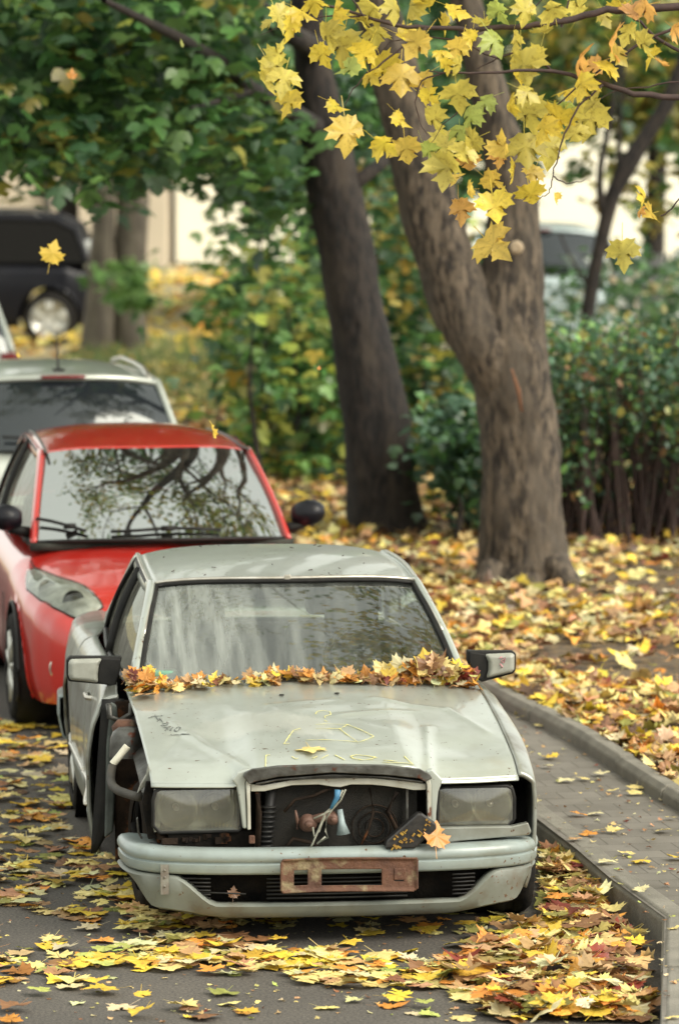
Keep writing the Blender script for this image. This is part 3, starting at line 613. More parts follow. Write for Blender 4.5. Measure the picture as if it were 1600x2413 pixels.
# ---------------------------------------------------------------- vehicles: shared builders
def plan(pts, n=60):
    p = np.array([(-x, y) for x, y in pts[::-1]] + list(pts[1:]), float); s = np.concatenate([[0], np.cumsum(np.hypot(*np.diff(p, axis=0).T))]); T = np.linspace(0, s[-1], n)
    q = np.stack([np.interp(T, s, p[:, 0]), np.interp(T, s, p[:, 1])], 1)
    for _ in range(6): q[1:-1] = (q[:-2] + 2 * q[1:-1] + q[2:]) / 4
    return q
def wrap(b, q, prof):
    """profile (outward offset, z) carried along a plan curve; prof may depend on x"""
    n = len(q); V = []
    for i in range(n):
        t = q[min(i + 1, n - 1)] - q[max(i - 1, 0)]; t /= np.linalg.norm(t); nr = np.array([t[1], -t[0]])
        pr = prof(q[i][0]) if callable(prof) else prof
        V += [(q[i][0] + nr[0] * o, q[i][1] + nr[1] * o, z) for o, z in pr]
    m = len(pr); b.add(V, [(i * m + j, i * m + j + 1, (i + 1) * m + j + 1, (i + 1) * m + j) for i in range(n - 1) for j in range(m - 1)]); return b
def wheel(par, x, y, r, wd, sg, spokes=5, mt='tyre', mr='alloy', rr=.68, toe=0, double=False):
    b = B(); rw = r * rr
    b.lathe([(-wd / 2, rw), (-wd / 2 - .008, rw + .03), (-wd / 2, r - .03), (-wd / 2 + .03, r - .004), (-.02, r), (-.018, r - .008), (.018, r - .008), (.02, r), (wd / 2 - .03, r - .004), (wd / 2, r - .03), (wd / 2 + .008, rw + .03), (wd / 2, rw)], (0, 0, 0), 'x', 48)
    t = b.obj('wheel', M[mt], par, bevel=0); t.location = (x, y, r); t.rotation_euler = (0, 0, toe)
    c = B(); o = sg * (wd / 2 - .01)
    c.lathe([(sg * 0 - .03 * 1, rw * .12), (-.03, rw * .9), (0, rw * .93), (.004, rw), (-wd * .5, rw)], (o, 0, 0), 'x', 40, sg)
    c.lathe([(.012, .001), (.012, rw * .14), (-.012, rw * .2)], (o, 0, 0), 'x', 20, sg)
    for k in range(spokes):
        for dd in ((-.13, .13) if double else (0,)):
            a = 2 * math.pi * k / spokes + .3; a2 = a + dd
            p0 = (o, math.cos(a) * rw * .12, math.sin(a) * rw * .12); p1 = (o - sg * .004, math.cos(a2) * rw * .94, math.sin(a2) * rw * .94)
            c.tube([p0, lerp(p0, p1, .5) + (sg * .006, 0, 0), p1], [rw * .09, rw * .075, rw * .10] if not double else [rw * .07, rw * .06, rw * .07], 8, 1)
    c.obj('rim', M[mr], t)
    d = B(); d.lathe([(-.045, .001), (-.045, rw * .9)], (o, 0, 0), 'x', 30, sg); d.obj('brake_disc', M['dark'], t)
    return t
def ucurve(hw, yc, yk, zc, zk, pw=2, pz=3):
    return lambda u: np.array([u * hw, yk + (yc - yk) * abs(u) ** pw, zk + (zc - zk) * abs(u) ** pz])
def pane_grid(f0, f1, nu=24, nv=10, bow=.0, inset=0):
    def fn(u, v):
        p = lerp(f0((u * 2 - 1) * (1 - inset)), f1((u * 2 - 1) * (1 - inset)), v); k = math.sin(math.pi * v) * bow; return (p[0], p[1] - k, p[2] + k * .7)
    return fn
def strip(b, pts, w, th, up=(0, 0, 1)): return b.tube(pts, w, 8, th / w, True, up)
def greenhouse(par, cowl, head, rear, base, belt_z, paint, glass, gside, bow=.025, crown=.03, apil=.035, bpil=(.5,), cpil=.8, trim='trim', frame=None, rail=None):
    """cowl/head/rear/base are ucurves: windshield foot, windshield head, rear roof edge, rear glass foot"""
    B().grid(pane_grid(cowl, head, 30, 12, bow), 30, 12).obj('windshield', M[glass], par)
    def rf(u, v):
        s = u * 2 - 1; p = lerp(head(s), rear(s), v); return (p[0] * (1 + .02 * math.sin(math.pi * v)), p[1], p[2] + crown * math.sin(math.pi * min(max(v, 0), 1)) * (1 - .55 * s * s))
    B().grid(rf, 28, 24).obj('roof', M[paint], par, solid=.02)
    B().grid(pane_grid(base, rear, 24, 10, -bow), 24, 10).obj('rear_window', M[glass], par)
    for sg in (-1, 1):
        c0, h0, r0, b0 = cowl(sg), head(sg), rear(sg), base(sg)
        def low(t): p = lerp(c0, b0, t); p[0] = sg * (abs(p[0]) + belt_z[1] * math.sin(math.pi * t)); p[2] = lerp([c0[2]], [b0[2]], t)[0] + belt_z[0] * math.sin(math.pi * t); return p
        def upp(t): p = lerp(h0, r0, t); p[0] *= (1 + .02 * math.sin(math.pi * t)); p[2] += crown * .45 * math.sin(math.pi * t); return p
        def S(t, v, o=0): p = lerp(low(t), upp(t), v); p[0] += sg * (o + .02 * math.sin(math.pi * v)); return p
        B().grid(lambda u, v: S(.02 + .96 * u, .02 + .96 * v), 24, 8).obj('side_window', M[gside], par)
        # roof side rail with A and C pillars as one bent strip
        path = [c0 + (0, -.02, -.02)] + [lerp(c0, h0, k) + (0, -bow * .6 * math.sin(math.pi * k), bow * .6 * math.sin(math.pi * k)) for k in (.15, .35, .55, .75, .9)] + [upp(k) for k in (.02, .15, .3, .5, .7, .85, .97)] + [lerp(r0, b0, k) for k in (.15, .4, .7, 1)]
        P = np.array(path); t0 = np.linspace(0, 1, len(P)); T = np.linspace(0, 1, 60); P = np.stack([np.interp(T, t0, P[:, k]) for k in range(3)], 1)
        for _ in range(3): P[1:-1] = (P[:-2] + 2 * P[1:-1] + P[2:]) / 4
        P[:, 0] += sg * .006; w6 = np.array([min(1, max(0, (p[1] - h0[1]) / .15)) * min(1, max(0, (r0[1] + .05 - p[1]) / .15)) for p in P]); P[:, 2] -= .020 * w6; P[:, 0] += sg * .006 * w6
        bb = B(); bb.tube([tuple(p) for p in P], [apil * (1 - .22 * w6[i]) for i in range(60)], 10, .5, True, (sg * 1, 0, .35)); bb.obj('pillar', M[paint], par)
        # C pillar skin and window frames
        B().grid(lambda u, v: S(cpil + (1 - cpil) * u, v, .007), 6, 8).obj('rear_pillar', M[paint], par, solid=.01)
        fb = B()
        for t in bpil: fb.tube([tuple(S(t, v, .012)) for v in np.linspace(0, 1, 8)], .024, 6, .5, True, (0, 1, 0))
        fb.tube([tuple(S(t, 0, .012)) for t in np.linspace(.0, cpil, 14)], .014, 6); fb.tube([tuple(S(t, .985, .010)) for t in np.linspace(.02, cpil, 14)], .012, 6)
        fb.tube([tuple(S(cpil, v, .014)) for v in np.linspace(0, 1, 8)], .012, 6)
        fb.obj('window_frame', M[frame or trim], par)
        if rail:
            rb = B(); rb.tube([tuple(upp(t) + np.array([-sg * .04, 0, z])) for t, z in ((.04, .0), (.08, .05), (.2, .075), (.5, .08), (.8, .075), (.92, .05), (.97, .0))], .018, 8); rb.obj('roof_rail', M[rail], par)
def loft_body(b, st, wheels, R, ny=150, closed=True):
    """st rows: y, half width, bottom, shoulder z, centre z"""
    a = np.array(st, float); Y = np.linspace(a[0, 0], a[-1, 0], ny); Y = np.concatenate([np.linspace(a[0, 0], a[0, 0] + .3, 16), np.linspace(a[0, 0] + .33, a[-1, 0] - .33, ny), np.linspace(a[-1, 0] - .3, a[-1, 0], 16)])
    c = np.stack([np.interp(Y, a[:, 0], a[:, k]) for k in range(1, 5)], 1)
    for _ in range(2): c[1:-1] = (c[:-2] + 2 * c[1:-1] + c[2:]) / 4
    secs = []
    for y, (wd, zb, zs, zc) in zip(Y, c):
        d = zc - zs; hgt = zs - zb
        p = np.array([(0, zc), (.4 * wd, zc - .10 * d), (.7 * wd, zc - .40 * d), (.88 * wd, zs + .1 * d), (.955 * wd, zs - .05 * hgt), (.985 * wd, zs - .14 * hgt), (wd, zb + .58 * hgt), (wd * .995, zb + .34 * hgt), (wd * .975, zb + .12 * hgt), (wd * .93, zb)])
        s = np.concatenate([[0], np.cumsum(np.hypot(*np.diff(p, axis=0).T))]); T = np.linspace(0, s[-1], 46)
        q = np.stack([np.interp(T, s, p[:, 0]), np.interp(T, s, p[:, 1])], 1)
        for _ in range(5): q[1:-1] = (q[:-2] + 2 * q[1:-1] + q[2:]) / 4
        secs.append([(-x, y, z) for x, z in q[::-1]] + [(x, y, z) for x, z in q[1:]])
    m = len(secs[0]); V = [p for s in secs for p in s]; Fs = []
    A = np.array(V)
    for (yw, zw) in wheels:                      # bend the skin round each wheel arch so the opening is clean
        side = np.abs(A[:, 0]) > .55 * np.max(np.abs(A[:, 0])); dy = A[:, 1] - yw; dz = A[:, 2] - zw; r = np.hypot(dy, dz)
        k = side & (r < R + .03) & (r > R - .03) ; s_ = R / np.maximum(r[k], 1e-6); A[k, 1] = yw + dy[k] * s_; A[k, 2] = zw + dz[k] * s_
    V = [tuple(p) for p in A]
    for i in range(len(secs) - 1):
        for j in range(m - 1):
            q = (i * m + j, i * m + j + 1, (i + 1) * m + j + 1, (i + 1) * m + j); cc = A[list(q)].mean(0)
            if any(abs(cc[0]) > .5 and math.hypot(cc[1] - yw, cc[2] - zw) < R - .002 for yw, zw in wheels): continue
            Fs.append(q)
    Fs += [tuple(range(m)), tuple((len(secs) - 1) * m + j for j in range(m))[::-1]]
    return b.add(V, Fs)
def arch(par, yw, zw, R, x, m='dark', liner=True):
    for sg in (-1, 1):
        b = B(); b.tube([(sg * x, yw + R * math.cos(a), zw + R * math.sin(a)) for a in np.linspace(-.5, math.pi + .5, 30)], .012, 6)
        if liner:
            b.lathe([(0, R - .005), (-.25, R - .005), (-.25, .01)], (sg * x, yw, zw), 'x', 30, sg)
        b.obj('wheel_arch', M[m], par)
def seats(par, yf, z0=.35, hw=.36, m='seat', rowdy=.95):
    for row in (0, 1):
        for sg in (-1, 1):
            b = B(); b.box((sg * hw, yf + row * rowdy, z0 + .08), (.5, .5, .16)); Mx = Matrix.Rotation(R_(-14), 3, 'X'); b.box((sg * hw, yf + .28 + row * rowdy, z0 + .42), (.46, .13, .62), Mx)
            s = b.obj('seat', M[m], par, bevel=.05); c = B(); c.box((sg * hw, yf + .37 + row * rowdy, z0 + .83), (.26, .09, .17), Mx); c.obj('headrest', M[m], s, bevel=.04)
def steering(par, x, y, z, r=.19, m='trim'):
    b = B(); T = Matrix.Rotation(R_(62), 3, 'X')
    b.tube([tuple(Vector((x, y, z)) + T @ Vector((r * math.cos(a), r * math.sin(a), 0))) for a in np.linspace(0, 2 * math.pi, 40)], .016, 8)
    for a in (0, math.pi, -math.pi / 2): b.tube([(x, y, z), tuple(Vector((x, y, z)) + T @ Vector((r * math.cos(a), r * math.sin(a), 0)))], .018, 6)
    b.box((x, y, z), (.12, .05, .10), T); b.obj('steering_wheel', M[m], par)

# ---------------------------------------------------------------- the wrecked grey sedan
MC = Frame(0., 21.45, 6.8)
sedan = empty('wrecked_sedan', tuple(MC.o), MC.a)
tag(sedan, 'wrecked grey sedan with no grille and a missing front fender, leaves piled on its cowl', 'car')
mp = lambda px, py, ly: MC.pl(px, py, 1, ly)
def ipx(par, name, pts, ly, th, m, smooth=False, bevel=.004, z4=None):
    if z4 is not None: pts = [(x / z4[2] + z4[0], y / z4[2] + z4[1]) for x, y in pts]
    lys = ly if hasattr(ly, '__len__') else [ly] * len(pts)
    return B().poly([mp(x, y, l) for (x, y), l in zip(pts, lys)], (0, th, 0)).obj(name, m if not isinstance(m, str) else M[m], par, smooth, bevel=bevel)
HF = lambda x: .085 + .135 * abs(x / .8) ** 2            # front edge of the bonnet
HR = lambda x: 1.44 + .06 * abs(x / .8) ** 2
def hoodz(x, y):
    v = (y - HF(x)) / (HR(x) - HF(x)); ax = abs(x)
    front = .785 - .052 * sst((ax - .30) / .16) - .012 * ax
    z = front + (.962 - .045 * ax ** 2 - front) * (v ** .92 if v > 0 else v) + .028 * math.sin(math.pi * min(max(v, 0), 1)) * (1 - .5 * ax)
    if v < .16: z -= .030 * (1 - v / .16) ** 2 * (1 if ax > .36 else .55)
    # raised centre running back from the missing grille, creased and buckled
    for (xa, va, xb, vb, h, wd) in ((-.375, .0, -.64, .50, .022, .035), (.405, -.02, .47, .42, .018, .030), (-.2, .62, .1, .70, .006, .04), (.10, .50, .45, .60, .008, .035), (.28, .72, .60, .62, .009, .03), (.60, .62, .74, .36, .010, .03), (-.60, .45, -.76, .10, -.008, .05)):
        dx, dv = xb - xa, (vb - va) * 1.3; px_, pv = x - xa, (v - va) * 1.3; t = (px_ * dx + pv * dv) / (dx * dx + dv * dv); tt = min(max(t, 0), 1)
        d = math.hypot(px_ - tt * dx, pv - tt * dv); z += h * math.exp(-(d / (wd * .7)) ** 1.4) * (1 - .5 * tt)
    for (xa, va, h, s_) in ((-.55, .30, -.014, .16), (.08, .35, -.012, .22), (-.68, .62, .010, .12), (.60, .22, -.012, .14), (.35, .5, -.008, .15), (-.15, .55, .007, .12)):
        z += h * math.exp(-((x - xa) ** 2 + ((v - va) * 1.3) ** 2) / s_ ** 2)
    z += .0035 * mnoise.noise(Vector((x * 5, y * 4, 0)))
    return z
def hfn(u, v):
    x = -.795 + 1.605 * u; y = HF(x) + (HR(x) - HF(x)) * v; x2 = x * (1 + .012 * v); return (x2, y, hoodz(x, y))
hb = B(); hb.grid(hfn, 130, 110)
# rolled front lip outside the grille
def hoodpaint():
    m = M['paint'].copy(); m.name = 'bonnet_paint'; t = m.node_tree; n = t.nodes; l = t.links; p = n['Principled BSDF']
    src = p.inputs['Base Color'].links[0].from_socket
    tc = n.new('ShaderNodeTexCoord'); pos = tc.outputs['Object']
    def blob(c, s, thr, scale):
        mpn = n.new('ShaderNodeMapping'); mpn.vector_type = 'POINT'; mpn.inputs['Location'].default_value = [-c[k] / s[k] for k in range(3)]; mpn.inputs['Scale'].default_value = [1 / s[k] for k in range(3)]; l.new(pos, mpn.inputs[0])
        ln = n.new('ShaderNodeVectorMath'); ln.operation = 'LENGTH'; l.new(mpn.outputs[0], ln.inputs[0])
        nz = noise(t, scale, 7, (1, .35, 1)); ad = n.new('ShaderNodeMath'); ad.operation = 'MULTIPLY_ADD'; l.new(nz.outputs['Fac'], ad.inputs[0]); ad.inputs[1].default_value = -1.3; l.new(ln.outputs['Value'], ad.inputs[2])
        r = ramp(t, ad.outputs[0], [(.0, (1, 1, 1)), (thr, (0, 0, 0))]); return r.outputs[0]
    k1 = blob((-.06, .60, .85), (.13, .20, 1), .30, 26); s1 = n.new('ShaderNodeMath'); s1.operation = 'MULTIPLY'; s1.inputs[1].default_value = .6; l.new(k1, s1.inputs[0]); c1_ = mix(t, src, (.55, .56, .50), s1.outputs[0])
    k2 = blob((-.33, .70, .85), (.30, .20, 1), .25, 9); sc = n.new('ShaderNodeMath'); sc.operation = 'MULTIPLY'; sc.inputs[1].default_value = .4; l.new(k2, sc.inputs[0]); c2_ = mix(t, c1_, (.55, .56, .50), sc.outputs[0])
    # brown water stains running down from the leaves
    w_ = n.new('ShaderNodeTexNoise'); w_.inputs['Scale'].default_value = 7; mp2 = n.new('ShaderNodeMapping'); mp2.inputs['Scale'].default_value = (1.4, .12, .1); l.new(pos, mp2.inputs[0]); l.new(mp2.outputs[0], w_.inputs[0])
    sx = n.new('ShaderNodeSeparateXYZ'); l.new(pos, sx.inputs[0]); mr = n.new('ShaderNodeMapRange'); mr.inputs[1].default_value = 1.0; mr.inputs[2].default_value = 1.45; l.new(sx.outputs['Y'], mr.inputs[0])
    r3 = ramp(t, w_.outputs['Fac'], [(.5, (0, 0, 0)), (.66, (.75, .75, .75))]); mu = n.new('ShaderNodeMath'); mu.operation = 'MULTIPLY'; l.new(r3.outputs[0], mu.inputs[0]); l.new(mr.outputs[0], mu.inputs[1])
    c3_ = mix(t, c2_, (.22, .19, .12), mu.outputs[0]); l.new(c3_, p.inputs['Base Color']); return m
hood = hb.obj('bonnet', hoodpaint(), sedan, solid=.012)
# front lip: falls from the bonnet edge to the lamps
for x0, x1 in ((-.795, -.40), (.43, .812)):
    lb = B(); lb.grid(lambda u, v: ((x0 + (x1 - x0) * u), HF(x0 + (x1 - x0) * u) - .010 * math.sin(v * 1.6), hoodz(x0 + (x1 - x0) * u, HF(x0 + (x1 - x0) * u)) - .018 * v), 16, 4); lb.obj('bonnet_lip', M['paint'], sedan, solid=.006)
def on_hood(px, py):
    z = .88
    for _ in range(8): p = MC.pl(px, py, 2, z); z = .5 * z + .5 * hoodz(p[0], p[1])
    return np.array([p[0], p[1], hoodz(p[0], p[1]) + .0035])
def strokes(lines, org, m, w, name, par, lift=0):
    if name == 'chalk_letters':
        for ln in lines: strokes([ln], org, m, w, 'chalk_letter', par)
        return
    b = B()
    for ln in lines:
        pts = [on_hood(x / org[2] + org[0], y / org[2] + org[1]) for x, y in ln]
        P = [];
        for a, c in zip(pts[:-1], pts[1:]):
            for k in range(5): q = lerp(a, c, k / 5); q[2] = hoodz(q[0], q[1]) + .0035; P.append(q)
        P.append(pts[-1]); b.tube(P, [w * random.uniform(.35, 1.3) for _ in P], 5, .3)
    return b.obj(name, M[m], par)
O5 = (340, 1600, 2.8)
strokes([[(1130, 235), (1140, 218), (1180, 212), (1225, 220), (1232, 238), (1190, 250), (1195, 262)], [(1190, 278), (1205, 284)],
         [(1130, 305), (1200, 300), (1340, 304), (1430, 340), (1515, 382), (1480, 398), (1410, 422), (1340, 372), (1290, 333), (1340, 306)], [(1130, 330), (1290, 331)], [(1030, 330), (985, 342), (950, 390), (922, 432)], [(1060, 408), (1200, 405), (1400, 418)], [(922, 432), (960, 430)]], O5, 'chalk', .003, 'chalk_drawing', hood)
strokes([[(812, 505), (803, 512), (800, 575)], [(800, 508), (830, 505)], [(975, 518), (1000, 535), (1015, 528)], [(1112, 532), (1142, 515)], [(1165, 535), (1215, 505)], [(1255, 505), (1320, 540)], [(1360, 515), (1400, 505), (1470, 512), (1525, 520), (1500, 535), (1440, 542), (1380, 532), (1360, 515)]], O5, 'chalk', .0034, 'chalk_letters', hood)
strokes([[(590, 488), (655, 490), (735, 498), (715, 482), (690, 458)], [(595, 478), (660, 482)], [(520, 457), (565, 465)]], (600, 1550, 1.96), 'chalk', .0034, 'chalk_triangle', hood)
strokes([[(30, 262), (60, 250), (120, 246)], [(72, 240), (95, 275)], [(88, 285), (105, 262), (125, 290)], [(118, 300), (160, 292), (150, 310), (110, 312)], [(125, 325), (175, 318)], [(140, 345), (160, 318)], [(172, 345), (190, 322)], [(150, 334), (182, 332)], [(200, 340), (225, 328), (242, 338), (225, 352), (205, 350), (200, 340)], [(175, 372), (250, 368), (300, 364)]], O5, 'ink', .0036, 'scribbled_letters', hood)
for px, py in ((664, 1640), (794, 1636)): p = on_hood(px, py); b = B(); b.lathe([(0, .012), (.004, .010), (.004, .001)], p, 'z', 14); b.obj('washer_nozzle', M['trim'], hood)

# front structure
ipx(sedan, 'nose_panel', [(546, 1838), (558, 1852), (566, 1900), (573, 1953), (583, 1953), (581, 1900), (579, 1845), (588, 1828), (602, 1818), (585, 1811), (560, 1820)], .105, .035, 'paint', bevel=.008)
ipx(sedan, 'nose_panel', [(1003, 1818), (1018, 1811), (1044, 1838), (1033, 1866), (1028, 1915), (1026, 1984), (1015, 1985), (1015, 1900), (1014, 1850), (1010, 1832)], .105, .035, 'paint', bevel=.008)
ipx(sedan, 'grille_surround', [(580, 1846), (583, 1900), (584, 1956), (592, 1955), (591, 1905), (590, 1850), (597, 1834), (609, 1824), (602, 1819), (588, 1829)], .095, .03, 'chipped')
ipx(sedan, 'grille_surround', [(996, 1824), (1003, 1819), (1012, 1832), (1016, 1850), (1016, 1986), (1008, 1988), (1007, 1900), (1006, 1850), (1001, 1835)], .095, .03, 'chipped')
O4 = (560, 1780, 3.136)
ipx(sedan, 'lock_rail', [(45, 160), (60, 130), (110, 104), (300, 80), (700, 66), (1100, 74), (1350, 104), (1420, 140), (1440, 170), (1385, 196), (1340, 172), (1100, 146), (700, 128), (300, 160), (130, 196), (90, 215)], .075, .03, 'greymetal', z4=O4)
ipx(sedan, 'lock_rail', [(130, 205), (300, 172), (700, 140), (1100, 156), (1370, 190), (1370, 206), (1100, 172), (700, 152), (300, 188), (140, 222)], .095, .02, 'greymetal', z4=O4)
ipx(sedan, 'upper_rail', [(95, 210), (180, 222), (400, 182), (700, 162), (1000, 168), (1250, 192), (1392, 212), (1390, 256), (1300, 258), (1230, 246), (1100, 228), (1000, 218), (840, 216), (760, 236), (700, 232), (600, 216), (400, 222), (200, 266), (100, 268)], .12, .02, 'chipped', z4=O4)
ipx(sedan, 'lamp_sill', [(1024, 1950), (1205, 1947), (1244, 1938), (1252, 1960), (1247, 1968), (1100, 1981), (1024, 1990)], .16, .04, 'paint_side', bevel=.006)
ipx(sedan, 'headlight_bracket', [(346, 1842), (362, 1842), (364, 1880), (362, 1960), (372, 1975), (350, 1978), (342, 1930), (336, 1890)], .24, .03, 'dark')
ipx(sedan, 'torn_fender_edge', [(357, 1818), (359, 1845), (340, 1856), (324, 1870), (330, 1852), (345, 1826), (350, 1800)], .30, .02, 'paint_side')
ipx(sedan, 'torn_fender_edge', [(326, 1925), (330, 1960), (338, 1976), (333, 1978), (325, 1962), (322, 1930)], .30, .015, 'greymetal')
# engine bay: dark box, radiator, hose, horns, wires
b = B(); b.box((0, .95, .48), (1.50, 1.2, .40)); b.box((0, .42, .30), (1.44, .4, .35)); b.obj('engine_bay', M['dark'], sedan, False)
b = B(); b.grid(lambda u, v: (-.30 + .66 * u, .20 + .0, .36 + .38 * v), 4, 4); rad = b.obj('radiator', mat('sooty_radiator_core', (.006, .0055, .004), (.018, .015, .010), 10, .8, 0, .8, 260), sedan, False, solid=.02)
b = B()
for a, c in (((320, 270), (288, 690)), ((330, 385), (900, 400)), ((1222, 250), (1215, 560))):
    b.tube([mp(a[0] / 3.136 + 560, a[1] / 3.136 + 1780, .19), mp(c[0] / 3.136 + 560, c[1] / 3.136 + 1780, .19)], .005, 6)
b.obj('radiator_frame', mat('dark_frame_metal', (.09, .085, .065), (.04, .036, .03), 20, .7), rad)
b = B()
for k in range(9):
    p = mp((232 - k * 3.5) / 3.136 + 560, (385 + k * 36) / 3.136 + 1780, .17)
    b.lathe([(-.006, .018), (0, .034), (.007, .036), (.010, .018)], p, 'z', 18)
b.tube([mp(640, 1860, .17), mp(620, 2005, .17)], .022, 10); b.obj('ribbed_hose', M['trim'], sedan)
hornm = mat('rusty_pink_horn', (.17, .095, .07), (.09, .045, .03), 12, .6, .2, .2, 30)
for cx, cy, r, ly in ((520, 500, .040, .13), (700, 465, .030, .13)):
    p = mp(cx / 3.136 + 560, cy / 3.136 + 1780, ly); b = B()
    b.lathe([(-.035, .001), (-.035, r * .5), (-.02, r * .9), (.0, r), (.02, r * .95), (.03, r * .6), (.05, r * .4)], p, 'y', 22); b.lathe([(0, r * .45), (-.015, r * .35), (-.015, .001)], p - (0, .035, 0), 'y', 16); b.obj('horn', hornm, sedan)
b = B(); a, c, e = [mp(x / 3.136 + 560, y / 3.136 + 1780, .11) for x, y in ((755, 400), (768, 500), (780, 580))]; b.tube([a, c, e], [.012, .016, .030], 12); b.obj('horn_trumpet', mat('pale_blue_plastic', (.26, .33, .34), (.18, .22, .22), 20, .5), sedan)
b = B(); a, e = [mp(x / 3.136 + 560, y / 3.136 + 1780, .10) for x, y in ((428, 405), (440, 548))]; b.tube([a, lerp(a, e, .5) + (.004, 0, 0), e], [.004, .008, .004], 8); b.tube([mp(540 / 3.136 + 560, 480 / 3.136 + 1780, .12), mp(690 / 3.136 + 560, 440 / 3.136 + 1780, .12)], .020, 10); b.obj('horn_bracket', hornm, sedan)
wires = [((800, 250), (760, 330), (700, 395), (660, 450), (650, 560), (665, 600), (600, 650)), ((780, 260), (720, 370), (650, 420), (600, 540), (560, 640), (530, 700)), ((650, 450), (620, 500), (600, 560), (570, 600), (555, 530)), ((700, 400), (640, 430), (560, 470)), ((650, 600), (580, 650))]
b = B()
for wv in wires: b.tube([mp(x / 3.136 + 560, y / 3.136 + 1780, .07) + rng.normal(0, .002, 3) for x, y in wv], .0045, 6)
b.obj('loose_wires', M['cable'], sedan)
for line, rr in (([(700, 240), (560, 300), (420, 330), (350, 420)], .007), ([(980, 240), (1010, 420), (960, 560), (900, 690)], .006), ([(1180, 260), (1120, 420), (1180, 560), (1130, 690)], .011), ([(350, 690), (420, 620), (520, 640), (620, 690)], .009), ([(150, 280), (160, 420), (150, 690)], .014)):
    b = B(); b.tube([mp(x / 3.136 + 560, y / 3.136 + 1780, .14) + rng.normal(0, .003, 3) for x, y in line], rr, 7); b.obj('engine_hose', M['dirtbrown'], sedan)
fan = B(); pc = mp(1010 / 3.136 + 560, 500 / 3.136 + 1780, .17)
for rr in (.10, .07, .04): fan.tube([(pc[0] + rr * math.cos(a), pc[1], pc[2] - .02 + rr * math.sin(a)) for a in np.linspace(0, 2 * math.pi, 30)], .003, 5)
fan.obj('fan_guard', M['dirtbrown'], rad)
b = B(); b.box(mp(1250 / 3.136 + 560, 400 / 3.136 + 1780, .15), (.012, .02, .26)); b.obj('radiator_bracket', M['greymetal'], rad, bevel=.003)
b = B(); a, c, e = [mp(x / 3.136 + 560, y / 3.136 + 1780, .065) for x, y in ((740, 255), (735, 310), (690, 395))]; b.tube([a, c, e], [.014, .012, .006], 8); b.obj('blue_tape', M['blue'], sedan)
fb = ipx(sedan, 'fuse_box', [(1090, 690), (1100, 630), (1330, 430), (1360, 428), (1465, 505), (1470, 545), (1310, 690)], .005, .06, mat('black_box_plastic', (.010, .010, .011), (.03, .028, .026), 30, .35), z4=O4, bevel=.008)
b = B(); random.seed(3)
for k in range(26):
    x = random.uniform(1130, 1420); y = 690 - (x - 1100) * .55 + random.uniform(-55, 45)
    p = mp(x / 3.136 + 560, y / 3.136 + 1780, .002); b.box(p, (random.uniform(.006, .018), .008, random.uniform(.004, .010)), Matrix.Rotation(R_(random.choice((38, 38, -50))), 3, 'Y'))
b.obj('brass_clips', M['amber'], fb, False)
b = B(); p = mp(594, 1978, .10); b.box(p, (.025, .02, .035)); b.obj('rusty_bracket', M['rust'], sedan, bevel=.004)
b = B()
for k in range(24): b.box((random.uniform(-.76, -.40), .22 + random.uniform(0, .06), .445 + random.uniform(-.01, .02)), (random.uniform(.02, .07), .03, random.uniform(.01, .03)), Matrix.Rotation(random.random(), 3, 'Z'))
b.obj('broken_lamp_mounts', M['dirtbrown'], sedan, False)
# headlights
def lamp(x0, x1, z0, z1, y, sg, flip):
    t = B(); n = 5; e = .012
    pts = [(x0 + .03, z0), (x1 - .01, z0), (x1, z0 + .01), (x1, z1 - .01), (x1 - .03, z1), (x0 + .03, z1), (x0 + .01, z1 - .012), (x0, z1 - .05), (x0, z0 + .03)]
    if sg > 0: pts = [(x0 + x1 - a, c) for a, c in pts[::-1]]; pts = [(a, c) for a, c in pts]
    fr = B(); P = pts + [pts[0]]; fr.tube([(a, y, c) for a, c in P], .009, 6, 1, False, (0, 1, 0)); head_ = fr.obj('headlight', M['trim'], sedan)
    bk = B(); bk.box(((x0 + x1) / 2, y + .14, (z0 + z1) / 2), (x1 - x0 - .01, .02, z1 - z0 - .01)); 
    bk.box(((x0 + x1) / 2, y + .07, z0 + .004), (x1 - x0 - .01, .12, .006)); bk.box(((x0 + x1) / 2, y + .07, z1 - .004), (x1 - x0 - .01, .12, .006)); bk.obj('lamp_shell', M['reflector'], head_, False)
    bw = B(); w_ = x1 - x0; ci = x1 - .27 * w_ if sg < 0 else x0 + .27 * w_; co = x0 + .28 * w_ if sg < 0 else x1 - .28 * w_; zc = (z0 + z1) / 2
    for cx, r in ((ci, .075), (co, .085)):
        bw.lathe([(.125, .012), (.12, r * .4), (.09, r * .75), (.04, r), (.035, r * 1.05)], (cx, y, zc), 'y', 30); 
    bw.obj('reflector', M['reflector'], head_)
    bb = B()
    for cx in (ci, co): bb.lathe([(.12, .014), (.07, .014), (.065, .010), (.06, .001)], (cx, y, zc), 'y', 14)
    bb.obj('bulb', M['chrome'], head_)
    ls = B(); cx, cz = (x0 + x1) / 2, (z0 + z1) / 2
    ring = [(a, c) for a, c in pts]; V = [(cx, y - .018, cz)] + [(cx + (a - cx) * .55, y - .016, cz + (c - cz) * .55) for a, c in ring] + [(a, y - .004, c) for a, c in ring]; k = len(ring)
    ls.add(V, [(0, 1 + i, 1 + (i + 1) % k) for i in range(k)] + [(1 + i, 1 + k + i, 1 + k + (i + 1) % k, 1 + (i + 1) % k) for i in range(k)])
    ls.obj('lens', M['lens'], head_); return head_
a = mp(362, 1962, .215); c = mp(568, 1856, .215); lamp(a[0], c[0], a[2], c[2], .215, -1, 0)
a = mp(1031, 1950, .215); c = mp(1211, 1852, .215); lamp(a[0], c[0], a[2], c[2], .215, 1, 0)
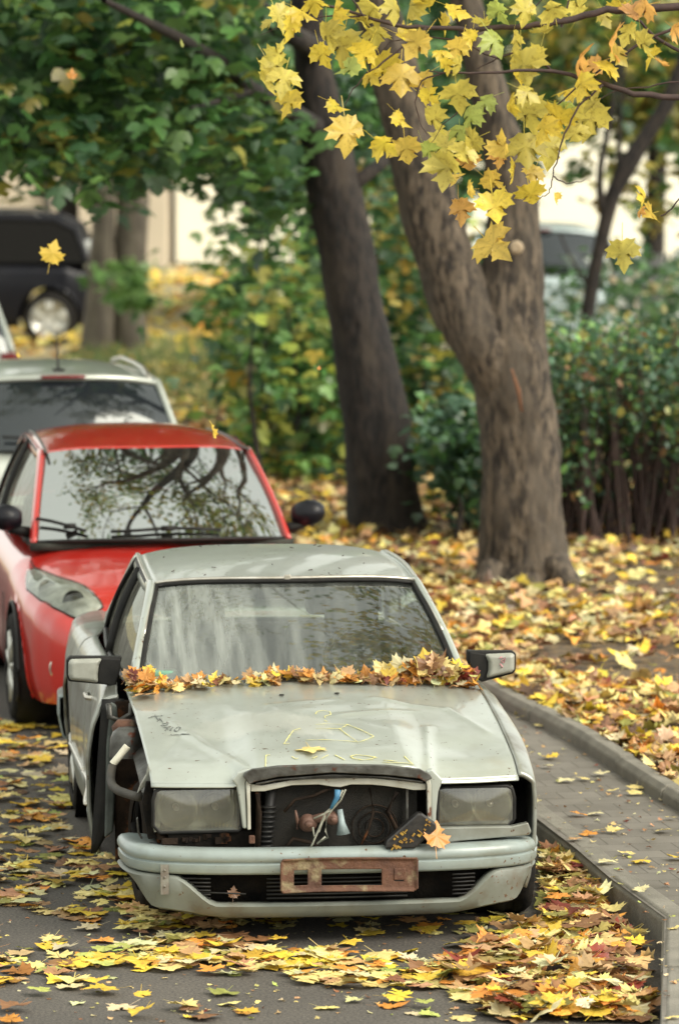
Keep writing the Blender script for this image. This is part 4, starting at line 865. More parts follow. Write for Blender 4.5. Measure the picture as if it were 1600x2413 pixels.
# front bumper
bq = plan([(0, 0), (.3, .012), (.55, .035), (.76, .10), (.865, .185), (.908, .30), (.920, .42), (.922, .55)], 90)
up = wrap(B(), bq, [(-.16, .405), (-.12, .418), (-.05, .424), (-.018, .420), (-.004, .408), (.002, .392), (.0, .374), (-.010, .366), (-.010, .362), (-.002, .357), (-.003, .325), (-.012, .314), (-.06, .312)])
bump = up.obj('front_bumper', M['bumper'], sedan, solid=.008); bump.location.x = .006
def vprof(x):
    zt = .190 + (.310 - .190) * sst((abs(x) - .52) / .20); zb = .118 + .03 * sst((abs(x) - .45) / .35) + .125 * sst((abs(x) - .80) / .13)
    return [(-.05, zt + .0), (-.012, zt - .004), (-.004, zt - .014), (-.014, (zt + zb) * .5), (-.03, zb + .012), (-.06, zb), (-.12, zb + .004)]
wrap(B(), bq, vprof).obj('bumper_valance', M['bumper_low'], sedan, solid=.008)
wrap(B(), plan([(0, .10), (.5, .13), (.72, .20), (.8, .3)], 30), [(0, .13), (0, .42)]).obj('bumper_void', M['dark'], sedan, solid=.01)
b = B()
def bfront(x, o): i = np.argmin(abs(bq[:, 0] - x)); return bq[i][1] - o
for x0, x1 in ((-.31, .30), (-.66, -.55), (.50, .62)):
    for k in range(6):
        z = .208 + k * .017; sh = .03 * (k if x1 < 0 else 0) if abs(x0) > .4 else 0
        b.tube([(x, bfront(x, -.03), z) for x in np.linspace(x0 - (sh if x0 < -.4 else 0) + (.05 if x0 < -.4 and k < 2 else 0), x1 + (sh - .02 if x1 > .5 else 0), 6)], .0045, 5)
b.tube([(-.65, bfront(-.65, -.03), .235), (-.4, bfront(-.4, -.03), .228)], .004, 5)
b.obj('bumper_grille', M['trim'], sedan)
b = B(); 
for z in (.33, .30, .26): b.lathe([(0, .006), (.004, .001)], (-.752, bfront(-.752, .012), z), 'y', 8, -1)
i0 = -.752; b.box((i0, bfront(i0, .004), .29), (.035, .008, .13)); b.obj('bumper_patch', mat('brown_glue_stain', (.12, .10, .08), (.20, .20, .17), 20, .8), bump, False)
# rusty number plate holder
pb = B(); nu, nv = 120, 34
def pf(u, v):
    x = -.262 + .598 * u; z = .243 + .150 * v + .006 * math.sin(u * 3.1) - .004 * u; e = .02
    du, dv = min(u, 1 - u) * .598, min(v, 1 - v) * .15
    y = -.040 - .012 * math.exp(-(min(du, dv) / .010) ** 2) + .006 * math.sin(u * 7) ; return (x, y, z)
def psk(c):
    u = (c[0] + .262) / .598; v = (c[2] - .243) / .150
    if (.10 < u < .20 and .22 < v < .66) or (.30 < u < .73 and .20 < v < .66) or (.825 < u < .90 and .30 < v < .40): return True
    du, dv = min(u, 1 - u) * .598, min(v, 1 - v) * .15
    return du < .024 and dv < .024 and math.hypot(.024 - du, .024 - dv) > .025
pb.grid(pf, nu, nv, psk); holder = pb.obj('number_plate_holder', M['rust'], sedan, solid=.006)
pq = B(); pq.box((.255, -.050, .318), (.050, .008, .05)); pq.obj('holder_boss', M['rust'], holder, bevel=.003)

# sides
HWd = lambda y: float(np.interp(y, [.2, .5, 1.2, 4.0, 4.7, 5.0], [.885, .905, .925, .925, .865, .80]))
PRF = lambda z: float(np.interp(z, [.15, .25, .40, .60, .78, .88, .93, .97], [.93, .97, .995, 1.0, .985, .95, .915, .88]))
BELT = lambda y: float(np.interp(y, [.2, 1.4, 2.2, 4.0, 5.0], [.685, .885, .905, .915, .855]))
def low_edge(y, z0):
    z = z0
    for yw in (.86, 3.78):
        d = abs(y - yw)
        if d < .36: z = max(z, .33 + math.sqrt(.36 ** 2 - d * d))
    return z
def panel(name, sg, y0, y1, z0, xin, m, parent=sedan, flare=None, ny=40):
    def fn(u, v):
        y = y0 + (y1 - y0) * u; zl = low_edge(y, z0); zt = BELT(y) if name != 'front_fender' else hoodz(.81, max(y, HF(.81) + .01)) - .038
        if v < .82: z = zl + (zt - zl) * v / .82; x = HWd(y) * PRF(z)
        else: k = (v - .82) / .18; z = zt + .022 * math.sin(k * 1.57) if name != 'front_fender' else lerp([zt], [hoodz(.81, max(y, HF(.81) + .01)) - .003], math.sin(k * 1.57))[0]; x = lerp([HWd(y) * PRF(zt)], [xin(y)], k)[0]
        x += .004 * mnoise.noise(Vector((y * 4, z * 5, sg * 3)))
        if flare: x += flare(y, z)
        return (sg * x, y, z)
    return B().grid(fn, ny, 30).obj(name, M[m], parent, solid=.018, off=(-1 if sg < 0 else 1) if False else 0)
seam = lambda y: .815
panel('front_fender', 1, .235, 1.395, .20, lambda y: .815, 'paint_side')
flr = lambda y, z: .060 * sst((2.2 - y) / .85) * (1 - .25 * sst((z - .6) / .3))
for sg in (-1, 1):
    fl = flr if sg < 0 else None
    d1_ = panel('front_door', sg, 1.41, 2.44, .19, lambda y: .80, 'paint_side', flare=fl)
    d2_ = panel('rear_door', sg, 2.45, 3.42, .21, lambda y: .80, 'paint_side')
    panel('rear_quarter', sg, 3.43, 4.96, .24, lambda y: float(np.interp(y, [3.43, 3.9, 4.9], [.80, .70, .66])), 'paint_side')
    for dpar, ya, yb in ((d1_, 1.42, 2.43), (d2_, 2.46, 3.38)):
        b = B(); f_ = fl or (lambda y, z: 0)
        b.tube([(sg * (HWd(y) * PRF(.42) + .010 + f_(y, .42)), y, .415) for y in np.linspace(ya, yb, 14)], .016, 6, .5)
        b.obj('side_moulding', M['chrome'], dpar)
        c = B(); c.grid(lambda u, v: (sg * (HWd(ya + (yb - ya) * u) * PRF(.2 + .17 * v) + .012 + f_(ya + (yb - ya) * u, .3)), ya + (yb - ya) * u, low_edge(ya + (yb - ya) * u, .185 + .19 * v) if v > 0 else low_edge(ya + (yb - ya) * u, .19)), 14, 5); c.obj('lower_cladding', M['bumper_low'], dpar, solid=.006, off=0)
        h = B(); yh = yb - .16; xh = HWd(yh) * PRF(.80); h.tube([(sg * xh, yh - .10, .80), (sg * (xh + .03), yh - .07, .80), (sg * (xh + .03), yh + .05, .80), (sg * xh, yh + .08, .80)], .012, 8); h.obj('door_handle', M['chrome' if sg < 0 else 'paint_side'], dpar)
b = B()
for z0, z1 in ((.19, .9),):
    b.grid(lambda u, v: (-(.82 + .155 * (1 - .35 * v) * (1 - (1 - u) * min(1, .15 + v / .4))), 1.405, .19 + .71 * v), 3, 14)
b.obj('door_end', M['trim'], sedan, solid=.01, off=0)
# bare A post, inner wing, strut tower and tubes where the fender is gone
ipx(sedan, 'hinge_post', [(262, 1655), (276, 1662), (280, 1700), (272, 1780), (272, 1860), (268, 1960), (248, 1975), (250, 1880), (252, 1760)], 1.36, .04, 'jamb', bevel=.01)
b = B(); b.grid(lambda u, v: (-.70 - .05 * math.sin(v * 3) - .03 * mnoise.noise(Vector((u * 6, v * 6, 1))), .34 + 1.04 * u, .25 + (.40 + .17 * u) * v + .02 * mnoise.noise(Vector((u * 5, v * 5, 7)))), 26, 16); b.obj('inner_wing', M['dirtbrown'], sedan, solid=.015)
b = B(); b.box((-.77, 1.42, .52), (.18, .05, .74)); b.obj('firewall', M['dirtbrown'], sedan, False)
b = B(); b.grid(lambda u, v: (-.70 - .12 * v, .36 + 1.0 * u, .67 + .18 * u - .05 * v * v + .012 * mnoise.noise(Vector((u * 7, v * 4, 2)))), 20, 4); b.obj('wing_rail', M['greymetal'], sedan, solid=.012)
p = mp(303, 1730, .98); b = B(); b.lathe([(-.10, .085), (-.02, .082), (.01, .07), (.03, .045), (.035, .001)], (p[0], p[1], p[2]), 'z', 22); b.obj('strut_tower', M['greymetal'], sedan)
b = B(); p = mp(295, 1712, 1.05); b.lathe([(-.04, .05), (.0, .06), (.03, .035), (.03, .001)], p, 'z', 18); b.obj('strut_mount', M['rust'], sedan)
b = B(); p = mp(283, 1668, 1.3); b.tube([p + (-.05, 0, .02), p + (-.045, 0, -.04), p + (0, 0, -.06), p + (.05, 0, -.03), p + (.055, 0, .02)], .014, 8); b.obj('hinge_hook', M['greymetal'], sedan)
b = B(); b.tube([mp(301, 1758, .74), mp(282, 1782, .74), mp(266, 1801, .74)], .017, 16); b.obj('white_tube', M['white'], sedan, bevel=.002)
b = B(); b.tube([mp(x / 4.3 + 100, y / 4.3 + 1550, ly) for x, y, ly in ((712, 1095, .74), (700, 1160, .72), (695, 1240, .68), (715, 1300, .62), (770, 1345, .55), (850, 1375, .48), (950, 1405, .40), (985, 1410, .36))], .020, 12); b.obj('black_hose', mat('perished_rubber', (.035, .033, .028), (.06, .052, .04), 16, .7), sedan)
wheel(sedan, -.70, .98, .30, .19, -1, mt='tyre_mud', mr='dark', toe=R_(4)); wheel(sedan, .845, .76, .32, .20, 1, toe=R_(-4))
wheel(sedan, -.80, 3.78, .31, .20, -1); wheel(sedan, .80, 3.78, .31, .20, 1)
for y_, sg in ((3.78, -1), (3.78, 1), (.86, 1)): b = B(); b.lathe([(0, .355), (-.3, .355), (-.3, .01)], (sg * .90, y_, .33), 'x', 28, sg); b.obj('wheel_house', M['dark'], sedan)
b = B(); b.box((0, 2.6, .20), (1.6, 4.4, .05)); b.box((0, 1.47, .55), (1.5, .04, .7)); b.obj('underbody', M['dark'], sedan, False)
# boot lid, rear end
B().grid(lambda u, v: ((u * 2 - 1) * (.70 - .04 * v), 3.94 + .98 * v, .960 - .02 * (u * 2 - 1) ** 2 - .055 * v), 16, 10).obj('boot_lid', M['paint'], sedan, solid=.02)
b = B(); b.grid(lambda u, v: ((u * 2 - 1) * .78, 4.93 + .04 * math.sin(v * 2), .50 + .36 * v), 10, 6); b.obj('rear_panel', M['paint_side'], sedan, solid=.02, off=0)
for sg in (-1, 1): b = B(); b.box((sg * .66, 4.975, .72), (.30, .05, .18)); b.obj('tail_light', M['taill'], sedan, bevel=.01)
rq = plan([(0, -.05), (.6, -.03), (.85, .08), (.92, .25), (.925, .6)], 40); rq[:, 1] = 5.02 - rq[:, 1]
wrap(B(), rq, [(.1, .52), (0, .50), (0, .40), (.02, .30), (.08, .25)]).obj('rear_bumper', M['bumper'], sedan, solid=.01, off=0)
# cabin
cowl = ucurve(.765, 1.56, 1.45, .935, .955, 2, 3); headc = ucurve(.625, 2.19, 2.08, 1.322, 1.352, 2, 4); rearc = ucurve(.60, 3.28, 3.36, 1.355, 1.395, 2, 4); basec = ucurve(.70, 3.92, 4.0, .97, .985, 2, 3)
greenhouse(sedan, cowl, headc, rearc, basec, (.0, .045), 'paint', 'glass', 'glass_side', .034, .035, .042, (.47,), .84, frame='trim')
def edge(f0, f1, u0, u1, o): return [lerp(f0(a), f1(a), v) + (0, -.022 * math.sin(math.pi * v) - o, .015 * math.sin(math.pi * v) + o * .5) for a, v in zip(u0, u1)]
U = list(np.linspace(-.97, .97, 30))
top = [headc(u) + (0, -.016, .004) for u in U]; lft = [lerp(cowl(-.972), headc(-.972), v) + (0, -.034 * math.sin(math.pi * v) - .008, .024 * math.sin(math.pi * v) + .006) for v in np.linspace(0, .97, 14)]; rgt = [p * (-1, 1, 1) for p in lft][::-1]
b = B(); b.tube(lft + top + rgt, .014, 8, .8); b.obj('windshield_seal', M['trim'], sedan)
b = B(); b.tube([headc(u) + (0, -.012, .018) for u in np.linspace(-.98, .98, 30)], .011, 8, .8); b.tube([p + (-.013, -.006, .006) for p in lft[6:]], .006, 6); b.tube([p + (.013, -.006, .006) for p in rgt[:8]], .006, 6); b.obj('windshield_trim', M['chrome'], sedan)
b = B(); b.box(headc(0) + (0, -.014, .020), (.03, .022, .028)); b.obj('trim_clip', M['chrome'], sedan, bevel=.003)
# drip rails
for sg in (-1, 1):
    b = B(); pts = [headc(sg) + (sg * .012, -.03, .01)] + [lerp(headc(sg), rearc(sg), t) + (sg * (.012 + .010 * math.sin(3.14 * t)), 0, .012 + .018 * math.sin(3.14 * t)) for t in np.linspace(.05, .95, 12)] + [lerp(rearc(sg), basec(sg), .3)]
    b.tube(pts, .008, 6); b.obj('drip_rail', M['chrome'], sedan)
b = B(); b.grid(lambda u, v: ((u * 2 - 1) * .74, 1.50 + .35 * v, .90 + .035 * math.sin(3 * v)), 16, 6); b.obj('dashboard', M['dash'], sedan, solid=.05)
b = B(); b.grid(lambda u, v: ((u * 2 - 1) * .765, 1.385 + .12 * v, .925 + .03 * v), 20, 3); b.obj('cowl_panel', M['trim'], sedan, solid=.01)
seats(sedan, 2.25, .28, .37, rowdy=.85); steering(sedan, .36, 1.92, .98, .195)
b = B(); b.box((0, 2.30, 1.275), (.22, .03, .06)); b.tube([(0, 2.29, 1.28), (0, 2.2, 1.33)], .008, 6); b.obj('rear_view_mirror', M['trim'], sedan, bevel=.01)
b = B(); b.box((-.62, 1.62, .985), (.13, .10, .035)); b.obj('green_item', mat('pale_green_matte', (.18, .36, .26), (.14, .28, .2), 20, .8), sedan, bevel=.015)  # small pale green block at the left end of the dashboard
# mirrors
def mirror(pts_h, pts_b, pts_rim, ly, name='side_mirror'):
    hsg = B().poly([mp(x, y, ly) for x, y in pts_rim], (0, .05, 0)).obj(name, M['trim'], sedan, False, bevel=.008)
    n = len(pts_h); f0 = [mp(x, y, ly - .006) for x, y in pts_h]; c0 = sum(f0) / n
    V = [p + (0, 0, 0) for p in f0] + [lerp(p, c0, .18) + (0, -.022, 0) for p in f0]
    b_ = B(); b_.add(V, [(i, (i + 1) % n, n + (i + 1) % n, n + i) for i in range(n)] + [tuple(range(n, 2 * n))]); b_.obj('mirror_shell', M['plast'], hsg, False, bevel=.01)
    B().poly([mp(x, y, ly - .004) for x, y in pts_b], (0, .10, 0)).obj('mirror_base', M['trim'], hsg, False, bevel=.008)
    g = B().poly([lerp(mp(x, y, ly + .052), np.mean([mp(a, c, ly + .052) for a, c in pts_h], 0), .1) for x, y in pts_h], (0, .003, 0)); g.obj('mirror_glass', M['glass_dark'], hsg, False); return hsg
mirror([(166, 1553), (242, 1551), (234, 1566), (231, 1590), (232, 1609), (166, 1602), (162, 1590), (162, 1562)], [(242, 1550), (286, 1552), (284, 1580), (272, 1624), (258, 1616), (232, 1610), (231, 1588), (235, 1564)], [(164, 1547), (288, 1547), (286, 1560), (262, 1615), (230, 1612), (163, 1606), (158, 1594), (158, 1556)], 1.72)
mr_ = mirror([(1142, 1541), (1207, 1538), (1212, 1544), (1211, 1578), (1205, 1584), (1145, 1598), (1150, 1580), (1150, 1560)], [(1105, 1535), (1142, 1540), (1150, 1560), (1149, 1582), (1142, 1600), (1130, 1606), (1118, 1590), (1104, 1560)], [(1104, 1534), (1208, 1534), (1216, 1540), (1215, 1580), (1208, 1588), (1134, 1608), (1122, 1596), (1102, 1560)], 1.72)
b = B()
for ln in ([(1176, 1552), (1182, 1548), (1186, 1553), (1180, 1558), (1186, 1562)], [(1188, 1556), (1190, 1549), (1187, 1562)], [(1178, 1564), (1184, 1572), (1180, 1574)]): b.tube([mp(x, y, 1.685) for x, y in ln], .003, 5)
b.obj('pink_mark', M['pink'], mr_)
# twigs on the roof
b = B(); random.seed(5)
for k in range(16):
    u = random.uniform(-.85, .85); v = random.uniform(.05, .9); p = lerp(headc(u), rearc(u), v) + (0, 0, .035 * math.sin(math.pi * v) * (1 - .55 * u * u) + .006); a = random.uniform(0, 3.1); l_ = random.uniform(.006, .022)
    b.tube([p, p + (math.cos(a) * l_, math.sin(a) * l_, .003)], .0022, 5)
tw = b.obj('twig_litter', M['twig'], None); tw.location = sedan.location; tw.rotation_euler = sedan.rotation_euler; tag(tw, 'tiny twigs and seed stalks scattered on the roof of the grey sedan', 'twigs', kind='stuff')
# ---------------------------------------------------------------- the red hatchback
RC = Frame(-.84, 27.65, 9.)
red = empty('red_hatchback', tuple(RC.o), RC.a); tag(red, 'shiny red hatchback parked nose out right behind the wrecked grey sedan', 'car')
rp = lambda px, py, ly: RC.pl(px, py, 1, ly)
b = B(); loft_body(b, [(0, .42, .24, .50, .56), (.06, .62, .20, .60, .66), (.16, .74, .19, .69, .745), (.35, .825, .18, .755, .835), (.6, .868, .18, .80, .90), (.95, .89, .19, .86, .965), (1.2, .895, .20, .90, .995), (2.0, .895, .20, .93, .97), (3.5, .895, .22, .97, .98), (4.0, .86, .25, .96, .96), (4.2, .80, .27, .90, .92), (4.3, .66, .30, .8, .8)], ((.88, .33), (3.48, .33)), .355)
b.obj('body', M['red'], red)
arch(red, .88, .33, .355, .885, 'trim'); arch(red, 3.48, .33, .355, .885, 'trim')
for y in (.88, 3.48):
    for sg in (-1, 1): wheel(red, sg * .80, y, .32, .2, sg, 7)
rcowl = ucurve(.735, 1.18, .98, .995, 1.02, 2, 3); rhead = ucurve(.61, 1.93, 1.78, 1.435, 1.475, 2, 4); rrear = ucurve(.56, 3.45, 3.60, 1.43, 1.47, 2, 4); rbase = ucurve(.66, 4.0, 4.12, .98, 1.0, 2, 3)
greenhouse(red, rcowl, rhead, rrear, rbase, (.03, .10), 'red', 'glass_red', 'glass_side', .03, .065, .040, (.44,), .80, frame='trim')
b = B(); b.grid(lambda u, v: ((u * 2 - 1) * .76, 1.10 + .5 * v, .99 + .02 * math.sin(3 * v)), 12, 5); b.obj('dashboard', M['dash'], red, solid=.04)
seats(red, 2.0, .35, .36); steering(red, .36, 1.68, .98, .18)
b = B()
for line in ([(188, 648), (250, 655), (330, 672), (400, 690)], [(510, 690), (640, 682), (770, 672), (900, 674), (1020, 682)]):
    P_ = []
    for x, y in line:
        q = rp(x / 1.96, y / 1.96 + 900, 1.06); u = q[0] / .735; k = rcowl(u); q2 = k + (0, -.012, .012); q2 = q2 + (0, (q[2] - q2[2]) * 1.1, max(0, q[2] - q2[2])); P_.append(q2)
    b.tube(P_, .010, 6); m_ = P_[len(P_) // 2]; b.box(m_ + (0, -.01, 0), (.07, .03, .03))
b.obj('wiper', M['trim'], red)
b = B(); b.tube([rcowl(u) + (0, -.014, -.002) for u in np.linspace(-.97, .97, 30)], .012, 6); b.obj('windshield_seal', M['trim'], red)
for sg in (-1, 1):
    b = B(); b.tube([(sg * .60, 1.84, 1.455)] + [lerp(rhead(sg * .965), rrear(sg * .965), t) + (0, 0, .055 * math.sin(3.14 * t) * .48 + .012) for t in np.linspace(.04, .9, 12)], .010, 6); b.obj('roof_channel', M['greymetal'], red)
# bonnet shut line
b = B()
for sg in (-1, 1):
    P_ = []
    for x, y, z_ in ((.76, 1.10, 0), (.755, .95, 0), (.70, .75, 0), (.60, .50, 0), (.50, .30, 0), (.46, .20, 0)):
        P_.append((sg * x, y, z_))
    body = red.children[0]; 
    from mathutils.bvhtree import BVHTree
    bv = BVHTree.FromPolygons([v.co for v in body.data.vertices], [p.vertices[:] for p in body.data.polygons])
    Q = []
    for i in range(30):
        t = i / 29 * 5; k = min(int(t), 4); q = lerp(P_[k], P_[k + 1], t - k); h = bv.ray_cast(Vector((q[0], q[1], 2)), Vector((0, 0, -1)))
        if h[0]: Q.append(h[0] + Vector((0, 0, .0005)))
    b.tube(Q, .0035, 5)
b.obj('bonnet_gap', M['trim'], red)
# headlights lie on the skin of the nose
def patch(par, name, outline, ly, m, bvh, off, sg, n=12):
    P_ = [rp(x / 1.96, y / 1.96 + 900, ly) for x, y in outline]; c_ = sum(P_) / len(P_); V = []
    for k in range(n + 1):
        for p in P_:
            q = lerp(c_, p, k / n); o_ = Vector((q[0], -2, q[2])); h = bvh.ray_cast(o_, Vector((0, 1, 0)))
            y = h[0].y if h[0] and h[0].y < 1.2 else q[1]; nv = h[1] if h[0] else Vector((0, -1, 0))
            if nv.y > 0: nv = -nv
            bul = off * (1 + 2.0 * (1 - (k / n) ** 2)); V.append((sg * -1 * (q[0] + nv.x * bul) if sg > 0 else q[0] + nv.x * bul, y + nv.y * bul, q[2] + nv.z * bul))
    m_ = len(P_); return B().add(V, [(k * m_ + i, k * m_ + (i + 1) % m_, (k + 1) * m_ + (i + 1) % m_, (k + 1) * m_ + i) for k in range(n) for i in range(m_)]).obj(name, M[m], par)
HL = [(150, 985), (158, 955), (172, 925), (200, 910), (240, 914), (290, 925), (340, 932), (390, 945), (425, 970), (450, 1000), (455, 1018), (420, 1040), (390, 1052), (372, 1066), (345, 1072), (300, 1055), (240, 1030), (190, 1010)]
for sg in (-1, 1):
    h_ = patch(red, 'headlight', HL, .4, 'reflector2', bv, .004, sg)
    patch(h_, 'lens', HL, .4, 'lens_red', bv, .016, sg)
    b = B()
    P_ = []
    for x, y in HL + HL[:1]:
        q = rp(x / 1.96, y / 1.96 + 900, .4); h = bv.ray_cast(Vector((q[0], -2, q[2])), Vector((0, 1, 0))); P_.append((-sg * q[0] if sg > 0 else q[0], (h[0].y if h[0] and h[0].y < 1.2 else q[1]) - .006, q[2]))
    b.tube(P_, .006, 6, cap=False)
    b.obj('lamp_rim', M['trim'], h_)
    for cx, cy, r in ((230, 965, .050), (330, 1000, .062)):
        q = rp(cx / 1.96, cy / 1.96 + 900, .4); h = bv.ray_cast(Vector((q[0], -2, q[2])), Vector((0, 1, 0)))
        if h[0]:
            b = B(); p = (-sg * q[0] if sg > 0 else q[0], h[0].y - .012, q[2]); b.lathe([(0, r), (.006, r), (.004, r * .75), (-.004, r * .3), (-.006, .001)], p, 'y', 22); b.obj('bowl', M['chrome'] if r < .06 else M['dark'], h_)
# lower grille, fog lamps, badge-free bumper mouth
b = B(); b.box((0, .055, .36), (.9, .04, .16)); 
for k in range(4): b.box((0, .03, .31 + k * .035), (.86, .02, .008))
b.obj('lower_grille', M['trim'], red, bevel=.01)
for sg in (-1, 1):
    q = rp(285 / 1.96, 1315 / 1.96 + 900, .22); b = B(); b.lathe([(-.02, .07), (.0, .06), (.01, .001)], (sg * abs(q[0]), .20, q[2]), 'y', 20); f_ = b.obj('fog_lamp', M['trim'], red)
    b = B(); b.lathe([(-.03, .074), (-.034, .066)], (sg * abs(q[0]), .20, q[2]), 'y', 20); b.obj('fog_ring', M['chrome'], f_)
    # mirrors: black pods on short arms
    b = B(); n = 16; V = []
    for i in range(9):
        t = i / 8; s_ = math.sin(math.pi * (.08 + .84 * t)) ** .5
        for k in range(n):
            a = 2 * math.pi * k / n; V.append((sg * (.785 + .185 * t), 1.36 + .085 * math.cos(a) * s_ - .02 * t, 1.115 + .078 * math.sin(a) * s_ + .012 * t))
    b.add(V, [(i * n + k, i * n + (k + 1) % n, (i + 1) * n + (k + 1) % n, (i + 1) * n + k) for i in range(8) for k in range(n)] + [tuple(range(n)), tuple(8 * n + k for k in range(n))])
    m_ = b.obj('side_mirror', M['navy'], red); b = B(); b.tube([(sg * .74, 1.36, 1.03), (sg * .79, 1.36, 1.04), (sg * .86, 1.36, 1.065)], [.05, .045, .045], 10, .7); b.obj('mirror_arm', M['trim'], m_)
    for y0 in (2.05, 3.0): b = B(); b.tube([(sg * .90, y0 + .10, .80), (sg * .925, y0 + .13, .80), (sg * .925, y0 + .24, .80), (sg * .90, y0 + .27, .80)], .012, 6); b.obj('door_handle', M['red'], red)
b = B()
for sg in (-1, 1):
    for y0 in (1.30, 2.40, 3.30): b.tube([(sg * (.900 if z < .85 else .885 - .0 * z), y0, z) for z in (.30, .5, .7)], .003, 5)
b.obj('door_gap', M['trim'], red)

# ---------------------------------------------------------------- silver estate, seen from behind
def rear_car(name, label, x, y, a, rails, antenna, group=None):
    t = empty(name, (x, y, 0), R_(a)); tag(t, label, 'car', group)
    b = B(); loft_body(b, [(0, .70, .30, .95, .97), (.05, .80, .28, 1.08, 1.09), (.2, .87, .25, 1.15, 1.16), (.6, .90, .22, 1.10, 1.12), (2.0, .91, .22, 1.04, 1.07), (3.3, .90, .2, .98, 1.03), (3.9, .86, .2, .85, .95), (4.3, .74, .22, .72, .8), (4.42, .5, .26, .6, .66)], ((.85, .34), (3.45, .34)), .37)
    b.obj('body', M['silver'], t)
    for yy in (.85, 3.45):
        arch(t, yy, .34, .37, .89, 'trim')
        for sg in (-1, 1): wheel(t, sg * .80, yy, .33, .2, sg, 6)
    base = ucurve(.78, .20, .05, 1.13, 1.15, 2, 3); rearr = ucurve(.66, .52, .34, 1.545, 1.60, 2, 3.); head = ucurve(.63, 2.5, 2.35, 1.52, 1.58, 2, 4); cwl = ucurve(.77, 3.3, 3.1, 1.0, 1.05, 2, 3)
    B().grid(pane_grid(base, rearr, 24, 10, .03), 24, 10).obj('rear_window', M['glass_far'], t)
    B().grid(lambda u, v: lerp(base(u * 2 - 1) + (0, .10, .0), rearr(u * 2 - 1) + (0, .12, -.03), v), 10, 4).obj('cabin_shade', M['seat'], t)
    B().grid(lambda u, v: (lambda p: (p[0], p[1], p[2] + .06 * math.sin(math.pi * v) * (1 - .6 * (u * 2 - 1) ** 2)))(lerp(rearr(u * 2 - 1) + (0, -.03, .018), head(u * 2 - 1), v)), 24, 18).obj('roof', M['silver'], t, solid=.03)
    B().grid(pane_grid(cwl, head, 20, 8, -.02), 20, 8).obj('windshield', M['glass_dark'], t)
    for sg in (-1, 1):
        S = lambda tt, v, o=0: lerp(lerp(base(sg), cwl(sg), tt) + (sg * .06 * math.sin(3.14 * tt), 0, 0), lerp(rearr(sg), head(sg), tt), v) + (sg * o, 0, 0)
        B().grid(lambda u, v: S(u, v), 16, 6).obj('side_window', M['glass_dark'], t)
        pb = B(); path = [lerp(base(sg), rearr(sg), v) + (0, -.03 * math.sin(3.14 * v) - .01, 0) for v in np.linspace(-.05, 1, 8)] + [lerp(rearr(sg), head(sg), v) + (0, 0, .02 * math.sin(3.14 * v)) for v in np.linspace(.05, 1, 10)] + [lerp(head(sg), cwl(sg), v) for v in (.3, .6, 1)]
        pb.tube(path, .035, 8, .7, True, (sg, 0, .3)); pb.obj('pillar', M['silver'], t)
        for tt in (.3, .62): fb_ = B(); fb_.tube([S(tt, v, .01) for v in np.linspace(0, 1, 6)], .03, 6, .5); fb_.obj('window_pillar', M['trim'], t)
        if rails:
            r_ = B(); r_.tube([lerp(rearr(sg), head(sg), v) + (-sg * .05, 0, z) for v, z in ((.02, .01), (.06, .05), (.16, .085), (.4, .10), (.7, .10), (.92, .06), (.97, .02))], .017, 8); r_.obj('roof_rail', M['chrome'], t)
        if name != 'pale_blue_car': l_ = B(); l_.box((sg * .74, .07, .98), (.17, .10, .32)); l_.obj('tail_light', M['taill'], t, bevel=.03)
    b = B(); P_ = [rearr(u) + (0, -.045, .012) for u in np.linspace(-.22, .22, 8)]; b.tube(P_, .016, 8, .8); b.obj('brake_light', M['taill'], t)
    if antenna:
        b = B(); p = lerp(rearr(0), head(0), .12) + (0, 0, .035); b.box(p, (.07, .10, .03)); b.tube([p, p + (0, .07, .26)], [.010, .004], 6); b.obj('antenna', M['trim'], t, bevel=.005)
    b = B(); q = [base(u) + (0, -.035, .015 + .05 * (1 - u)) for u in np.linspace(-.55, .05, 8)]; b.tube(q, .010, 6); b.box(base(0) + (0, -.04, .02), (.06, .05, .05)); b.obj('rear_wiper', M['trim'], t)
    b = B(); wrap(b, plan([(0, -.05), (.6, -.02), (.84, .10), (.90, .30), (.91, .5)], 40), [(-.1, .62), (0, .60), (.01, .45), (-.01, .32), (-.1, .28)]); b.obj('rear_bumper', M['silver'], t)
    return t
rear_car('silver_estate', 'silver estate car with roof rails and rear aerial, beyond the red hatchback', -1.78, 33.0, 9.5, True, True)
rear_car('silver_car', 'pale silver car beyond the estate, only its roof corner showing at the left edge', -3.52, 42.6, 9.5, False, False)
# ---------------------------------------------------------------- dark car standing crosswise behind
sv = empty('black_car', (-5.32, 62, 0), 0); tag(sv, 'black tall car with silver alloy wheels, standing side on in the background at the left', 'car')
def side_car():
    # long axis along world x, tail at the right; built in local x from -2.2 to 2.35
    b = B(); st = [(-2.35, .60, .30, .75, .8), (-2.25, .76, .25, .92, .95), (-2.0, .86, .22, 1.0, 1.02), (-.5, .90, .22, 1.0, 1.02), (1.0, .90, .2, .95, 1.0), (1.8, .86, .2, .86, .92), (2.2, .72, .22, .7, .78), (2.3, .5, .25, .6, .65)]
    loft_body(b, st, ((-1.80, .34), (1.35, .34)), .37)
    return b
b = side_car(); b.v = [(-y, x, z) for x, y, z in b.v]; bo = b.obj('body', M['navy'], sv)
top = [(-2.28, 1.0), (-2.12, 1.40), (-1.85, 1.52), (-.6, 1.56), (.3, 1.50), (1.15, 1.0)]
def cab(sgn, off): return [(-y, sgn * (.84 - .20 * (z - 1) / .55) + 0, z) for y, z in top]
A_, C_ = cab(-1, 0), cab(1, 0); n = len(A_)
b = B(); b.add(A_ + C_, [(i, i + 1, n + i + 1, n + i) for i in range(n - 1)]); b.obj('roof', M['navy'], sv, solid=.03, bevel=.02)
